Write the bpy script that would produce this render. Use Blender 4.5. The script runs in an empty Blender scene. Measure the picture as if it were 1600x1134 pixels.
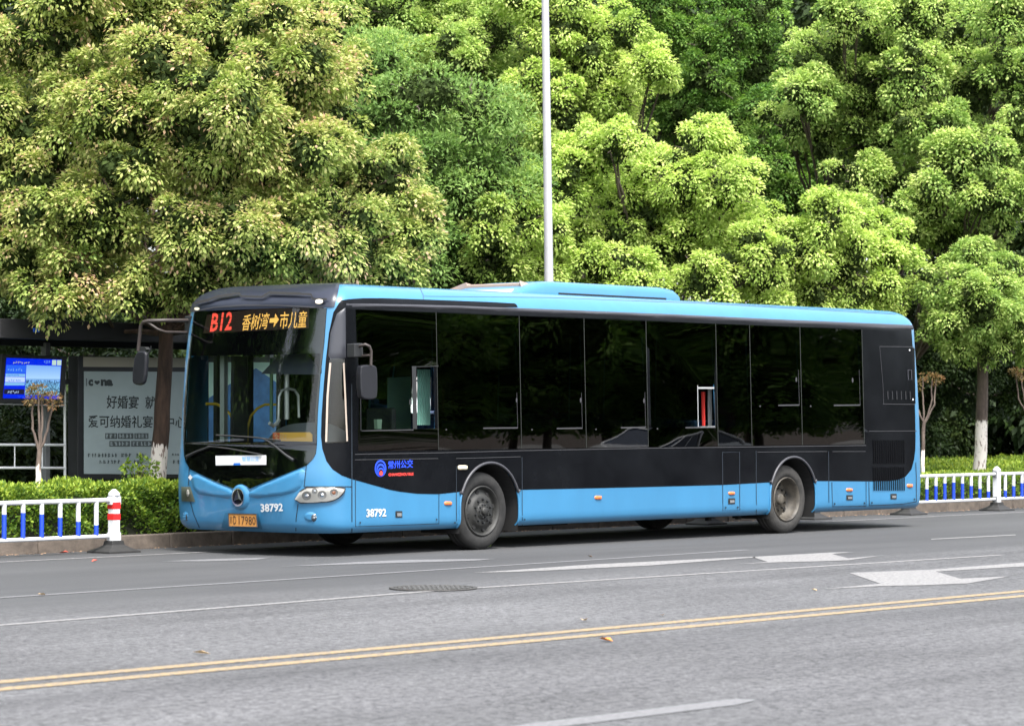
import bpy, bmesh, math, random
import numpy as np
from mathutils import Vector, Matrix
from mathutils.bvhtree import BVHTree
from mathutils.geometry import tessellate_polygon
R = math.radians
sc = bpy.context.scene
# ------------------------------------------------------------------ camera
F, PHI, DC, HC = 4464., R(41.15), 33.3, 1.57
PIT = math.atan(81 / F)
VH = Vector((math.cos(PHI), math.sin(PHI), 0)); RT = Vector((math.sin(PHI), -math.cos(PHI), 0))
CAM = -DC * VH + (43. / F * DC) * RT; CAM.z = HC
FW = VH * math.cos(PIT) + Vector((0, 0, math.sin(PIT))); UP = -VH * math.sin(PIT) + Vector((0, 0, math.cos(PIT)))
cd = bpy.data.cameras.new('camera'); cam = bpy.data.objects.new('camera', cd); sc.collection.objects.link(cam)
cam.matrix_world = Matrix.Translation(CAM) @ Matrix((RT, UP, -FW)).transposed().to_4x4()
cd.sensor_width = 36; cd.lens = F / 1600 * 36; cd.clip_end = 2000; cd.clip_start = .5
sc.camera = cam
cd.dof.use_dof = True; cd.dof.focus_distance = 33.5; cd.dof.aperture_fstop = 4.0
# ------------------------------------------------------------------ light
SUN_EL, SUN_AZ = R(60), R(-118)          # azimuth measured from +X (towards the rear of the bus)
w = bpy.data.worlds.new('World'); sc.world = w; w.use_nodes = True
nt = w.node_tree; sky = nt.nodes.new('ShaderNodeTexSky'); sky.sky_type = 'NISHITA'; sky.sun_disc = False
sky.sun_elevation = SUN_EL; sky.sun_rotation = R(90) - SUN_AZ; sky.dust_density = 3.0; sky.air_density = 1.0; sky.ozone_density = 1.0
bg = nt.nodes['Background']; bg.inputs[1].default_value = .14
hz = nt.nodes.new('ShaderNodeHueSaturation'); hz.inputs['Saturation'].default_value = .35     # bright hazy sky, nearly white
nt.links.new(sky.outputs[0], hz.inputs['Color']); nt.links.new(hz.outputs[0], bg.inputs[0])
sl = bpy.data.lights.new('sun', 'SUN'); sl.energy = 1.8; sl.angle = R(16); sl.color = (1, .975, .93)
so = bpy.data.objects.new('sun', sl); sc.collection.objects.link(so)
sd = Vector((math.cos(SUN_EL) * math.cos(SUN_AZ), math.cos(SUN_EL) * math.sin(SUN_AZ), math.sin(SUN_EL)))
so.rotation_euler = sd.to_track_quat('Z', 'Y').to_euler(); so.location = (0, 0, 40)
vs = sc.view_settings; vs.view_transform = 'Standard'; vs.look = 'None'; vs.exposure = 1.98; vs.gamma = 1
sc.cycles.max_bounces = 9; sc.cycles.diffuse_bounces = 4; sc.cycles.glossy_bounces = 4; sc.cycles.transmission_bounces = 4
sc.cycles.transparent_max_bounces = 10; sc.cycles.caustics_reflective = False; sc.cycles.caustics_refractive = False
sc.cycles.use_denoising = True

# ------------------------------------------------------------------ projection helpers: a photo pixel becomes a point on a real plane
def ray(px, py): return (FW + RT * ((px - 800) / F) + UP * ((567 - py) / F))
def P(px, py, axis, val):
    q = ray(px, py); return CAM + q * ((val - CAM[axis]) / q[axis])
def G(px, py, z=0.): return P(px, py, 2, z)
def PD(px, py, D): return CAM + ray(px, py) * D          # at depth D along the view axis
def proj(p):
    q = p - CAM; d = q.dot(FW); return (800 + F * q.dot(RT) / d, 567 - F * q.dot(UP) / d)

# ------------------------------------------------------------------ materials
MATS = {}
def mat(name, col, rough=.6, metal=0., spec=.5, noise=0., nscale=5., bump=0., bscale=40., coat=0., emit=None, estr=1., col2=None, detail=4., stretch=None):
    if name in MATS: return MATS[name]
    m = bpy.data.materials.new(name); m.use_nodes = True; t = m.node_tree; b = t.nodes['Principled BSDF']
    b.inputs['Base Color'].default_value = (*col, 1); b.inputs['Roughness'].default_value = rough
    b.inputs['Metallic'].default_value = metal; b.inputs['Specular IOR Level'].default_value = spec
    b.inputs['Coat Weight'].default_value = coat; b.inputs['Coat Roughness'].default_value = .05
    if noise or bump:
        tc = t.nodes.new('ShaderNodeTexCoord'); vec = tc.outputs['Object']
        if stretch:
            mp = t.nodes.new('ShaderNodeMapping'); mp.inputs['Scale'].default_value = stretch
            t.links.new(vec, mp.inputs[0]); vec = mp.outputs[0]
    if noise:
        n = t.nodes.new('ShaderNodeTexNoise'); n.inputs['Scale'].default_value = nscale; n.inputs['Detail'].default_value = detail
        n.inputs['Roughness'].default_value = .65
        r = t.nodes.new('ShaderNodeValToRGB'); r.color_ramp.elements[0].position = .32; r.color_ramp.elements[1].position = .7
        c2 = col2 or tuple(c * (1 - noise) for c in col)
        r.color_ramp.elements[0].color = (*c2, 1); r.color_ramp.elements[1].color = (*[min(1, c * (1 + noise * .35)) for c in col], 1)
        t.links.new(vec, n.inputs[0]); t.links.new(n.outputs[0], r.inputs[0]); t.links.new(r.outputs[0], b.inputs['Base Color'])
    if bump:
        n2 = t.nodes.new('ShaderNodeTexNoise'); n2.inputs['Scale'].default_value = bscale; n2.inputs['Detail'].default_value = 4
        bp = t.nodes.new('ShaderNodeBump'); bp.inputs['Strength'].default_value = min(1, bump); bp.inputs['Distance'].default_value = .01 * max(1, bump)
        t.links.new(vec, n2.inputs[0]); t.links.new(n2.outputs[0], bp.inputs['Height']); t.links.new(bp.outputs[0], b.inputs['Normal'])
    if emit:
        b.inputs['Emission Color'].default_value = (*emit, 1); b.inputs['Emission Strength'].default_value = estr
    MATS[name] = m; return m
def glass(name, tint, gloss=.04):
    """flat safety glass: clear (tinted) pane with a mirror coat by the Fresnel law"""
    m = bpy.data.materials.new(name); m.use_nodes = True; t = m.node_tree; t.nodes.remove(t.nodes['Principled BSDF'])
    o = t.nodes['Material Output']; tr = t.nodes.new('ShaderNodeBsdfTransparent'); tr.inputs[0].default_value = (*tint, 1)
    g = t.nodes.new('ShaderNodeBsdfGlossy'); g.inputs['Roughness'].default_value = .012; g.inputs[0].default_value = (1, 1, 1, 1)
    fr = t.nodes.new('ShaderNodeFresnel'); fr.inputs[0].default_value = 1.5; mx = t.nodes.new('ShaderNodeMixShader')
    tc = t.nodes.new('ShaderNodeTexCoord'); n = t.nodes.new('ShaderNodeTexNoise'); n.inputs['Scale'].default_value = .9; n.inputs['Detail'].default_value = 1
    b = t.nodes.new('ShaderNodeBump'); b.inputs['Strength'].default_value = .35; b.inputs['Distance'].default_value = .01
    t.links.new(tc.outputs['Object'], n.inputs[0]); t.links.new(n.outputs[0], b.inputs['Height']); t.links.new(b.outputs[0], g.inputs['Normal'])
    t.links.new(fr.outputs[0], mx.inputs[0]); t.links.new(tr.outputs[0], mx.inputs[1]); t.links.new(g.outputs[0], mx.inputs[2])
    t.links.new(mx.outputs[0], o.inputs[0]); MATS[name] = m; return m
def leaf_mat(name, stops, trans=.35, rough=.55):
    """leaf colour by the per-leaf 'tint' value (age of the leaf), translucent blade"""
    m = bpy.data.materials.new(name); m.use_nodes = True; t = m.node_tree; b = t.nodes['Principled BSDF']; o = t.nodes['Material Output']
    a = t.nodes.new('ShaderNodeAttribute'); a.attribute_name = 'tint'; r = t.nodes.new('ShaderNodeValToRGB')
    e = r.color_ramp.elements
    while len(e) < len(stops): e.new(.5)
    for k, (p, c) in enumerate(stops): e[k].position = p; e[k].color = (*c, 1)
    b.inputs['Roughness'].default_value = rough; b.inputs['Specular IOR Level'].default_value = .2
    tl = t.nodes.new('ShaderNodeBsdfTranslucent'); mx = t.nodes.new('ShaderNodeMixShader'); mx.inputs[0].default_value = trans
    hs = t.nodes.new('ShaderNodeHueSaturation'); hs.inputs['Value'].default_value = 1.5; hs.inputs['Saturation'].default_value = 1.1
    t.links.new(a.outputs['Fac'], r.inputs[0]); t.links.new(r.outputs[0], b.inputs['Base Color'])
    t.links.new(r.outputs[0], hs.inputs['Color']); t.links.new(hs.outputs[0], tl.inputs[0])
    t.links.new(b.outputs[0], mx.inputs[1]); t.links.new(tl.outputs[0], mx.inputs[2]); t.links.new(mx.outputs[0], o.inputs[0])
    MATS[name] = m; return m

def asphalt():
    m = bpy.data.materials.new('asphalt'); m.use_nodes = True; t = m.node_tree; b = t.nodes['Principled BSDF']
    N = t.nodes.new; L = t.links.new
    tc = N('ShaderNodeTexCoord'); o = tc.outputs['Object']
    def noise(s, d=3., r=.6, sc_=None):
        n = N('ShaderNodeTexNoise'); n.inputs['Scale'].default_value = s; n.inputs['Detail'].default_value = d; n.inputs['Roughness'].default_value = r
        if sc_:
            mp = N('ShaderNodeMapping'); mp.inputs['Scale'].default_value = sc_; L(o, mp.inputs[0]); L(mp.outputs[0], n.inputs[0])
        else: L(o, n.inputs[0])
        return n.outputs[0]
    def ramp(x, a, ca, bb, cb):
        r = N('ShaderNodeValToRGB'); r.color_ramp.elements[0].position = a; r.color_ramp.elements[1].position = bb
        r.color_ramp.elements[0].color = (*ca, 1); r.color_ramp.elements[1].color = (*cb, 1); L(x, r.inputs[0]); return r.outputs[0]
    def mul(a, c, f=1.):
        x = N('ShaderNodeMix'); x.data_type = 'RGBA'; x.blend_type = 'MULTIPLY'; x.inputs[0].default_value = f
        L(a, x.inputs[6]); L(c, x.inputs[7]); return x.outputs[2]
    base = ramp(noise(.35, 3), .35, (.094, .094, .096), .65, (.118, .118, .1205))
    grain = mul(ramp(noise(13, 6, .85), .38, (.36, .36, .37), .55, (1.16, 1.16, 1.16)), ramp(noise(40, 4, .8), .36, (.45, .45, .47), .58, (1.12, 1.12, 1.12)))
    patch = ramp(noise(1.0, 4, .6, (.18, 1.3, 1)), .35, (.80, .80, .80), .65, (1.08, 1.08, 1.08))
    patch = mul(patch, ramp(noise(1.0, 2, .5, (.015, .75, 1)), .36, (.86, .86, .865), .56, (1.03, 1.03, 1.03)))
    patch = mul(patch, ramp(noise(1.6, 5, .7, (.6, 1, 1)), .27, (.66, .66, .66), .36, (1, 1, 1)))
    c = mul(mul(base, grain), patch)
    # the kerb-side lane has a newer, finer surface than the older middle of the road
    sx = N('ShaderNodeSeparateXYZ'); L(o, sx.inputs[0])
    mr = N('ShaderNodeMapRange'); mr.inputs[1].default_value = -5.1; mr.inputs[2].default_value = -3.2; L(sx.outputs[1], mr.inputs[0])
    fine = mul(ramp(noise(70, 3, .7), .3, (.6, .6, .61), .7, (1.15, 1.15, 1.15)), ramp(noise(.5, 4, .6, (.25, 1.6, 1)), .3, (.050, .051, .053), .7, (.074, .075, .077)))
    x = N('ShaderNodeMix'); x.data_type = 'RGBA'; L(mr.outputs[0], x.inputs[0]); L(c, x.inputs[6]); L(fine, x.inputs[7])
    # hairline cracks
    v = N('ShaderNodeTexVoronoi'); v.feature = 'DISTANCE_TO_EDGE'; v.inputs['Scale'].default_value = .22
    wn = N('ShaderNodeTexNoise'); wn.inputs['Scale'].default_value = 1.5; wn.inputs['Detail'].default_value = 5; L(o, wn.inputs[0])
    av = N('ShaderNodeMix'); av.data_type = 'RGBA'; av.inputs[0].default_value = .12; L(o, av.inputs[6]); L(wn.outputs[1], av.inputs[7]); L(av.outputs[2], v.inputs[0])
    cr = ramp(v.outputs['Distance'], 0, (.55, .55, .55), .0035, (1, 1, 1))
    L(x.outputs[2], b.inputs['Base Color']); b.inputs['Roughness'].default_value = .85; b.inputs['Specular IOR Level'].default_value = .3
    bp = N('ShaderNodeBump'); bp.inputs['Strength'].default_value = .5; bp.inputs['Distance'].default_value = .006
    L(noise(60, 3, .7), bp.inputs['Height']); L(bp.outputs[0], b.inputs['Normal']); MATS['asphalt'] = m; return m

def worn_paint(name, col):
    m = bpy.data.materials.new(name); m.use_nodes = True; t = m.node_tree; b = t.nodes['Principled BSDF']
    tc = t.nodes.new('ShaderNodeTexCoord'); n = t.nodes.new('ShaderNodeTexNoise'); n.inputs['Scale'].default_value = 28; n.inputs['Detail'].default_value = 6
    n.inputs['Roughness'].default_value = .8
    r = t.nodes.new('ShaderNodeValToRGB'); r.color_ramp.elements[0].position = .40; r.color_ramp.elements[1].position = .56
    r.color_ramp.elements[0].color = (.09, .09, .092, 1); r.color_ramp.elements[1].color = (*col, 1)
    t.links.new(tc.outputs['Object'], n.inputs[0]); t.links.new(n.outputs[0], r.inputs[0]); t.links.new(r.outputs[0], b.inputs['Base Color'])
    b.inputs['Roughness'].default_value = .8; MATS[name] = m; return m

BLUE = mat('bus_blue_paint', (.036, .172, .325), .34, coat=.4, noise=.08, nscale=2.2, col2=(.034, .158, .298), stretch=(1, 1, .4), bump=.12, bscale=1.3)
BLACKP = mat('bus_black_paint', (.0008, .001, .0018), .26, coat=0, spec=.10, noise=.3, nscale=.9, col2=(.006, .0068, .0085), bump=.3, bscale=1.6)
FRIT = mat('black_glass_print', (.004, .004, .005), .12, spec=.4)
NAVY = mat('roof_cap_navy', (.012, .015, .028), .38, coat=.15)
TRIM = mat('grey_trim', (.035, .035, .042), .5)
RUBBER = mat('black_rubber', (.010, .010, .0105), .75, noise=.4, nscale=9, col2=(.02, .0195, .0185))
TYRE = mat('tyre_rubber', (.005, .005, .005), .85, noise=.3, nscale=12, col2=(.017, .0165, .0155), bump=.3, bscale=60)
TYREDUST = mat('dusty_tyre_rubber', (.014, .0137, .013), .9, noise=.4, nscale=9, col2=(.04, .0375, .034), bump=.4, bscale=50)
RIMF = mat('front_rim_paint', (.02, .02, .018), .6, noise=.45, nscale=14, col2=(.011, .011, .01))
RIMR = mat('rear_rim_paint', (.085, .074, .058), .6, noise=.6, nscale=8, col2=(.022, .019, .016))
DARK = mat('dark_underbody', (.008, .008, .008), .9)
CHROME = mat('chrome', (.75, .75, .75), .15, metal=1.)
LAMP = mat('headlamp_reflector', (.72, .70, .64), .3, metal=.35)
AMBER = mat('amber_plastic', (.75, .16, .04), .3, coat=.5)
CREAM = mat('cream_lamp', (.75, .68, .5), .3, coat=.3)
WHITE = mat('white_paint', (.60, .61, .62), .5, noise=.15, nscale=14)
WHITEL = mat('white_lettering', (.5, .51, .51), .5)
SEAM = mat('panel_gap', (.006, .012, .02), .8)
LSEAM = mat('alu_edge', (.034, .034, .037), .55)
HAIR = mat('window_joint', (.014, .017, .013), .6)
PLATEY = mat('plate_orange', (.42, .19, .045), .5)
PLATEK = mat('plate_black', (.03, .015, .01), .6)
LOGOB = mat('logo_blue', (.02, .07, .75), .4)
LOGOR = mat('logo_red', (.75, .06, .05), .4)
LEDR = mat('led_red', (.3, .02, .01), .5, emit=(1, .09, .06), estr=.31)
LEDY = mat('led_amber', (.3, .2, .02), .5, emit=(1, .52, .13), estr=.30)
LEDB = mat('led_panel', (.006, .005, .0045), .5, emit=(1, .35, .2), estr=.004)
GLASSC = glass('windscreen_glass', (.86, .93, .9)); GLASST = glass('tinted_glass', (.055, .07, .065)); GLASSD = glass('driver_glass', (.62, .75, .70))
LENS = glass('lens_glass', (.93, .93, .93))
GREYIN = mat('interior_grey', (.10, .12, .12), .7); DKIN = mat('interior_dark', (.02, .022, .025), .8)
YEL = mat('handrail_yellow', (.45, .30, .02), .4); STEEL = mat('steel_tube', (.42, .42, .42), .35, metal=.6)
ASPH = asphalt(); MARKW = worn_paint('road_white', (.215, .21, .205)); MARKY = worn_paint('road_yellow', (.285, .20, .09)); MARKF = worn_paint('road_white_faint', (.145, .145, .15))
KERB = mat('kerb_stone', (.13, .105, .085), .85, noise=.4, nscale=7, bump=.4, bscale=50)
SOIL = mat('soil', (.07, .05, .035), .95, noise=.5, nscale=9, bump=.6, bscale=30)
PAVE = mat('paving', (.2, .19, .18), .85, noise=.25, nscale=5)
LAWN = mat('lawn_soil', (.03, .045, .015), .95, noise=.4, nscale=3)
BARK = mat('bark_brown', (.075, .045, .032), .95, noise=.6, nscale=12, bump=1, bscale=28, stretch=(1, 1, .18), col2=(.025, .016, .012))
BARKG = mat('bark_grey', (.13, .10, .08), .95, noise=.5, nscale=10, bump=1, bscale=30, stretch=(1, 1, .25), col2=(.05, .035, .03))
LIME = mat('lime_wash', (.62, .57, .53), .9, noise=.5, nscale=22, bump=.8, bscale=40, stretch=(1, 1, .3), col2=(.20, .15, .12), detail=6)
FBLUE = mat('rail_blue', (.01, .05, .45), .45); FRED = mat('band_red', (.55, .02, .02), .45)
POLE = mat('pole_white', (.37, .365, .37), .5, noise=.1, nscale=3)
BLKM = mat('black_metal', (.015, .016, .017), .5); GRYM = mat('grey_metal', (.16, .165, .17), .5)

# ------------------------------------------------------------------ object helpers
def link(o): sc.collection.objects.link(o); return o
def tag(o, label=None, cat=None, group=None, kind=None):
    if label: o['label'] = label
    if cat: o['category'] = cat
    if group: o['group'] = group
    if kind: o['kind'] = kind
    return o
def thing(name, label, cat, loc=(0, 0, 0), group=None):
    o = link(bpy.data.objects.new(name, None)); o.location = loc; o.empty_display_size = .3
    return tag(o, label, cat, group)
def setparent(o, par):
    if par is not None:
        p = par; loc = Vector((0, 0, 0))
        while p is not None: loc += p.location; p = p.parent
        o.parent = par; o.location = -loc
class MB:
    def __init__(s): s.v = []; s.f = []; s.m = []; s.sm = []
    def add(s, vs, fs, m=0, smooth=False):
        n = len(s.v); s.v += [tuple(v) for v in vs]; s.f += [tuple(i + n for i in f) for f in fs]; s.m += [m] * len(fs); s.sm += [smooth] * len(fs); return s
    def box(s, a, b, m=0):
        x0, y0, z0 = a; x1, y1, z1 = b
        return s.add([(x0, y0, z0), (x1, y0, z0), (x1, y1, z0), (x0, y1, z0), (x0, y0, z1), (x1, y0, z1), (x1, y1, z1), (x0, y1, z1)],
                     [(3, 2, 1, 0), (4, 5, 6, 7), (0, 1, 5, 4), (1, 2, 6, 5), (2, 3, 7, 6), (3, 0, 4, 7)], m)
    def quad(s, pts, m=0): return s.add(pts, [tuple(range(len(pts)))], m)
    def tube(s, pts, r, n=8, m=0, cap=True):
        pts = [Vector(p) for p in pts]; rs = r if isinstance(r, (list, tuple)) else [r] * len(pts); vs = []
        prev = None
        for k, p in enumerate(pts):
            d = (pts[min(k + 1, len(pts) - 1)] - pts[max(k - 1, 0)]).normalized()
            if prev is None: u = d.orthogonal().normalized()
            else: u = (prev - d * prev.dot(d)).normalized()
            prev = u; v2 = d.cross(u)
            for j in range(n):
                a = 2 * math.pi * j / n; vs.append(p + (u * math.cos(a) + v2 * math.sin(a)) * rs[k])
        fs = [(k * n + j, k * n + (j + 1) % n, (k + 1) * n + (j + 1) % n, (k + 1) * n + j) for k in range(len(pts) - 1) for j in range(n)]
        s.add(vs, fs, m, True)
        if cap: s.add(vs[:n], [tuple(range(n))[::-1]], m); s.add(vs[-n:], [tuple(range(n))], m)
        return s
    def lathe(s, prof, c, axis='Y', n=48, m=0, closed=False):
        """prof: (radius, height along axis)"""
        vs = []
        for rr, h in prof:
            for j in range(n):
                a = 2 * math.pi * j / n; ca, sa = rr * math.cos(a), rr * math.sin(a)
                vs.append((c[0] + ca, c[1] + h, c[2] + sa) if axis == 'Y' else (c[0] + h, c[1] + ca, c[2] + sa) if axis == 'X' else (c[0] + ca, c[1] + sa, c[2] + h))
        fs = [(k * n + j, k * n + (j + 1) % n, (k + 1) * n + (j + 1) % n, (k + 1) * n + j) for k in range(len(prof) - 1) for j in range(n)]
        return s.add(vs, fs, m, True)
    def prism(s, pts, d, m=0):
        """polygon extruded by vector d"""
        n = len(pts); d = Vector(d); vs = [Vector(p) for p in pts]; vs += [p + d for p in vs]
        return s.add(vs, [tuple(range(n))[::-1], tuple(range(n, 2 * n))] + [(j, (j + 1) % n, (j + 1) % n + n, j + n) for j in range(n)], m)
    def build(s, name, mats, parent=None, fix=True, bevel=0, auto=None):
        me = bpy.data.meshes.new(name); me.from_pydata(s.v, [], s.f)
        if not isinstance(mats, (list, tuple)): mats = [mats]
        for m in mats: me.materials.append(m)
        me.polygons.foreach_set('material_index', s.m); me.polygons.foreach_set('use_smooth', s.sm)
        if fix:
            bm = bmesh.new(); bm.from_mesh(me); bmesh.ops.recalc_face_normals(bm, faces=bm.faces); bm.to_mesh(me); bm.free()
        o = link(bpy.data.objects.new(name, me)); setparent(o, parent)
        if bevel:
            b = o.modifiers.new('bevel', 'BEVEL'); b.width = bevel; b.segments = 2; b.limit_method = 'ANGLE'
        if auto: me.set_sharp_from_angle(angle=R(auto))
        return o
def copy_tree(o, parent=None):
    c = o.copy(); sc.collection.objects.link(c)
    if parent is not None: c.parent = parent
    for ch in list(o.children): copy_tree(ch, c)
    return c
def smooth(t): t = max(0, min(1, t)); return t * t * (3 - 2 * t)
def lerp(tab, x):
    if x <= tab[0][0]: return tab[0][1]
    for (a, va), (b, vb) in zip(tab, tab[1:]):
        if x <= b: return va + (vb - va) * (x - a) / (b - a)
    return tab[-1][1]

# ================================================================== THE BUS
BUS = thing('city_bus', 'long blue and black single deck city bus standing in the kerbside lane', 'bus', (3.3, 1.25, 0))
XS0, XR0 = -2.17, 9.12
DIV = [-2.12, -.80, .65, 1.85, 3.06, 4.50, 5.23, 6.36, 7.82]
ARCH = [(.09, .51), (6.15, .51)]; ZA = 1.05
wcols = []
for a, b in zip(DIV, DIV[1:]): wcols += [a + .06, b - .06]
colx = sorted(set([XS0] + wcols + [-.46, .66, 5.6, 6.72, 8.3, 8.7, XR0]))
def xc_(z): return lerp([(.262, -2.60), (.295, -2.64), (.35, -2.68), (.45, -2.70), (.66, -2.72), (.9, -2.72), (1.07, -2.70), (1.27, -2.675), (2.2, -2.60), (2.75, -2.50)], z)
def inset_(z): return lerp([(.262, .07), (.286, .035), (.32, .01), (.37, 0), (1.5, 0), (2.0, .009), (2.76, .04)], z)
def xr_(z): return lerp([(.24, 9.31), (.34, 9.36), (.6, 9.40), (1.2, 9.38), (2.76, 9.26)], z)
NF, NR = 72, 20
def loop(z, ins, xc, xs, xr, xrs, crown=0):
    hw = 1.25 - ins; pts = []
    for x in colx: pts.append((xs + (x - XS0) / (XR0 - XS0) * (xrs - xs), ins, z))
    for k in range(1, NR):
        th = -math.pi / 2 + math.pi * k / NR; e = 2 / 4.
        pts.append((xrs + (xr - xrs) * abs(math.cos(th)) ** e, 1.25 + hw * math.copysign(abs(math.sin(th)) ** e, math.sin(th)), z))
    for x in reversed(colx): pts.append((xs + (x - XS0) / (XR0 - XS0) * (xrs - xs), 2.5 - ins, z))
    for k in range(1, NF):
        th = math.pi / 2 - math.pi * k / NF; e = 2 / (2.8 + 1.9 * smooth(math.sin(th) * 1.6))
        pts.append((xs - (xs - xc) * abs(math.cos(th)) ** e, 1.25 + hw * math.copysign(abs(math.sin(th)) ** e, math.sin(th)), z))
    return pts
zl = [.262, .272, .286, .30, .32, .345, .37, .42, .5, .6, .7, .8, .9, .98, ZA, 1.12, 1.18, 1.24, 1.3, 1.35, 1.40] + [1.40 + (2.55 - 1.40) * k / 22 for k in range(1, 23)] + [2.62, 2.69, 2.76]
loops = [loop(z, inset_(z), xc_(z), XS0 - .03 * smooth((z - 2) / .76), xr_(z), XR0 - .06 * smooth((z - 1) / 1.76)) for z in zl]
NT = 9
for k in range(1, NT + 1):
    t = math.pi / 2 * k / NT; c = 1 - math.cos(t)
    loops.append(loop(2.76 + .275 * math.sin(t), .045 + .36 * c, -2.50 + .42 * c, XS0 - .03 + .32 * c, 9.26 - .2 * c, 9.06 - .26 * c))
loops.append(loop(3.055, .62, -1.6, -1.5, 8.7, 8.5)); loops.append(loop(3.075, .95, -1.2, -1.1, 8.4, 8.2))
NLP = len(loops[0]); NC = len(colx)
hv = [p for l in loops for p in l]
hf = [(a * NLP + j, a * NLP + (j + 1) % NLP, (a + 1) * NLP + (j + 1) % NLP, (a + 1) * NLP + j) for a in range(len(loops) - 1) for j in range(NLP)]
hf.append(tuple((len(loops) - 1) * NLP + j for j in range(NLP)))
BVH = BVHTree.FromPolygons([Vector(v) for v in hv], hf)
def cast(px, py, off=0.):
    d = ray(px, py).normalized(); loc, nor, i, dist = BVH.ray_cast(CAM, d)
    if loc is None:
        p = CAM + d * 34
        for _ in range(8):
            loc, nor, i, dist = BVH.find_nearest(p); p = CAM + d * (loc - CAM).dot(d)
    if nor.dot(d) > 0: nor = -nor
    return loc + nor * off, nor
def inpoly(p, poly):
    x, y = p; c = False; n = len(poly)
    for i in range(n):
        x1, y1 = poly[i]; x2, y2 = poly[i - 1]
        if (y1 > y) != (y2 > y) and x < (x2 - x1) * (y - y1) / (y2 - y1) + x1: c = not c
    return c
def dseg(p, a, b):
    ax, ay = a; bx, by = b; dx, dy = bx - ax, by - ay; t = max(0, min(1, ((p[0] - ax) * dx + (p[1] - ay) * dy) / (dx * dx + dy * dy + 1e-9)))
    return math.hypot(p[0] - ax - t * dx, p[1] - ay - t * dy)
def smoothpoly(poly, it=2):
    for _ in range(it):
        o = []
        for i in range(len(poly)):
            a, b = poly[i], poly[(i + 1) % len(poly)]
            o += [(a[0] * .75 + b[0] * .25, a[1] * .75 + b[1] * .25), (a[0] * .25 + b[0] * .75, a[1] * .25 + b[1] * .75)]
        poly = o
    return poly
def flat2d(poly, holes=(), step=10):
    loops2 = [[Vector((x, y, 0)) for x, y in l] for l in [poly, *holes]]
    tri = tessellate_polygon(loops2); vs = [v for l in loops2 for v in l]
    bm = bmesh.new(); bv = [bm.verts.new(v) for v in vs]
    for t in tri:
        try: bm.faces.new([bv[i] for i in t])
        except ValueError: pass
    if step:
        xs = [v.x for v in vs]; ys = [v.y for v in vs]
        for ax, lo, hi in ((0, min(xs), max(xs)), (1, min(ys), max(ys))):
            k = math.ceil(lo / step) * step
            while k < hi:
                co = Vector((k, 0, 0)) if ax == 0 else Vector((0, k, 0)); no = Vector((1, 0, 0)) if ax == 0 else Vector((0, 1, 0))
                bmesh.ops.bisect_plane(bm, geom=bm.verts[:] + bm.edges[:] + bm.faces[:], plane_co=co, plane_no=no)
                k += min(step, 3.5) if (ax == 0 and ((lo < 560 and (k < 312 or 488 < k < 560)) or (k > 1412 and hi > 1420))) or (ax == 1 and k < 500 and lo < 560 and step > 5) else step
    return bm
def wrapbm(bm, off, target=None, edges=None, bevel=0):
    """lay a flat outline (photo pixels) on the bus shell (or another surface given as a function)"""
    nrm = {}
    for v in bm.verts:
        o = off
        if bevel: o = off * smooth(min(dseg((v.co.x, v.co.y), a, b) for a, b in edges) / bevel) + .0015
        q = (v.co.x, v.co.y)
        if target: v.co = target(q[0], q[1])
        else:
            c, n = cast(q[0], q[1], o); v.co = c; nrm[v.index] = n
    bm.normal_update()
    bad = [f for f in bm.faces if f.normal.dot(f.calc_center_median() - CAM) > 0]
    if bad: bmesh.ops.reverse_faces(bm, faces=bad)
def bm_obj(bm, name, m, parent, smoothf=True):
    me = bpy.data.meshes.new(name); bm.to_mesh(me); bm.free(); me.materials.append(m)
    if smoothf: me.polygons.foreach_set('use_smooth', [True] * len(me.polygons))
    o = link(bpy.data.objects.new(name, me)); setparent(o, parent); return o
def decal(name, poly, off, m, parent=None, holes=(), step=10, target=None, bevel=0):
    bm = flat2d(poly, holes, step); bm.verts.index_update()
    ed = list(zip(poly, poly[1:] + poly[:1]))
    wrapbm(bm, off, target, ed, bevel); return bm_obj(bm, name, m, parent or BUS)
def ribbon_poly(pl, wd):
    L_, R_ = [], []
    for k, p in enumerate(pl):
        a = pl[max(k - 1, 0)]; b = pl[min(k + 1, len(pl) - 1)]; dx, dy = b[0] - a[0], b[1] - a[1]; l = math.hypot(dx, dy)
        nx, ny = -dy / l * wd / 2, dx / l * wd / 2; L_.append((p[0] + nx, p[1] + ny)); R_.append((p[0] - nx, p[1] - ny))
    return L_ + R_[::-1]
def ribbons(name, lines, off, m, parent=None, wd=1.2, step=14):
    """several thin strips of one seam set as one mesh"""
    o = None
    for pl in lines:
        ww = wd
        if isinstance(pl, tuple) and isinstance(pl[1], (int, float)) and not isinstance(pl[0], (int, float)): pl, ww = pl
        bm = flat2d(ribbon_poly(pl, ww), (), step); wrapbm(bm, off); o = bm_obj(bm, name, m, parent or BUS)
    return o
def ell(cx, cy, rx, ry, n=24, a0=0): return [(cx + rx * math.cos(2 * math.pi * k / n + a0), cy + ry * math.sin(2 * math.pi * k / n + a0)) for k in range(n)]
def textmesh(s, bold=0.):
    c = bpy.data.curves.new('t', 'FONT'); c.body = s; c.offset = bold; c.resolution_u = 2; o = link(bpy.data.objects.new('t', c))
    dg = bpy.context.evaluated_depsgraph_get(); dg.update(); me = bpy.data.meshes.new_from_object(o.evaluated_get(dg))
    bpy.data.objects.remove(o); bpy.data.curves.remove(c); return me
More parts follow.
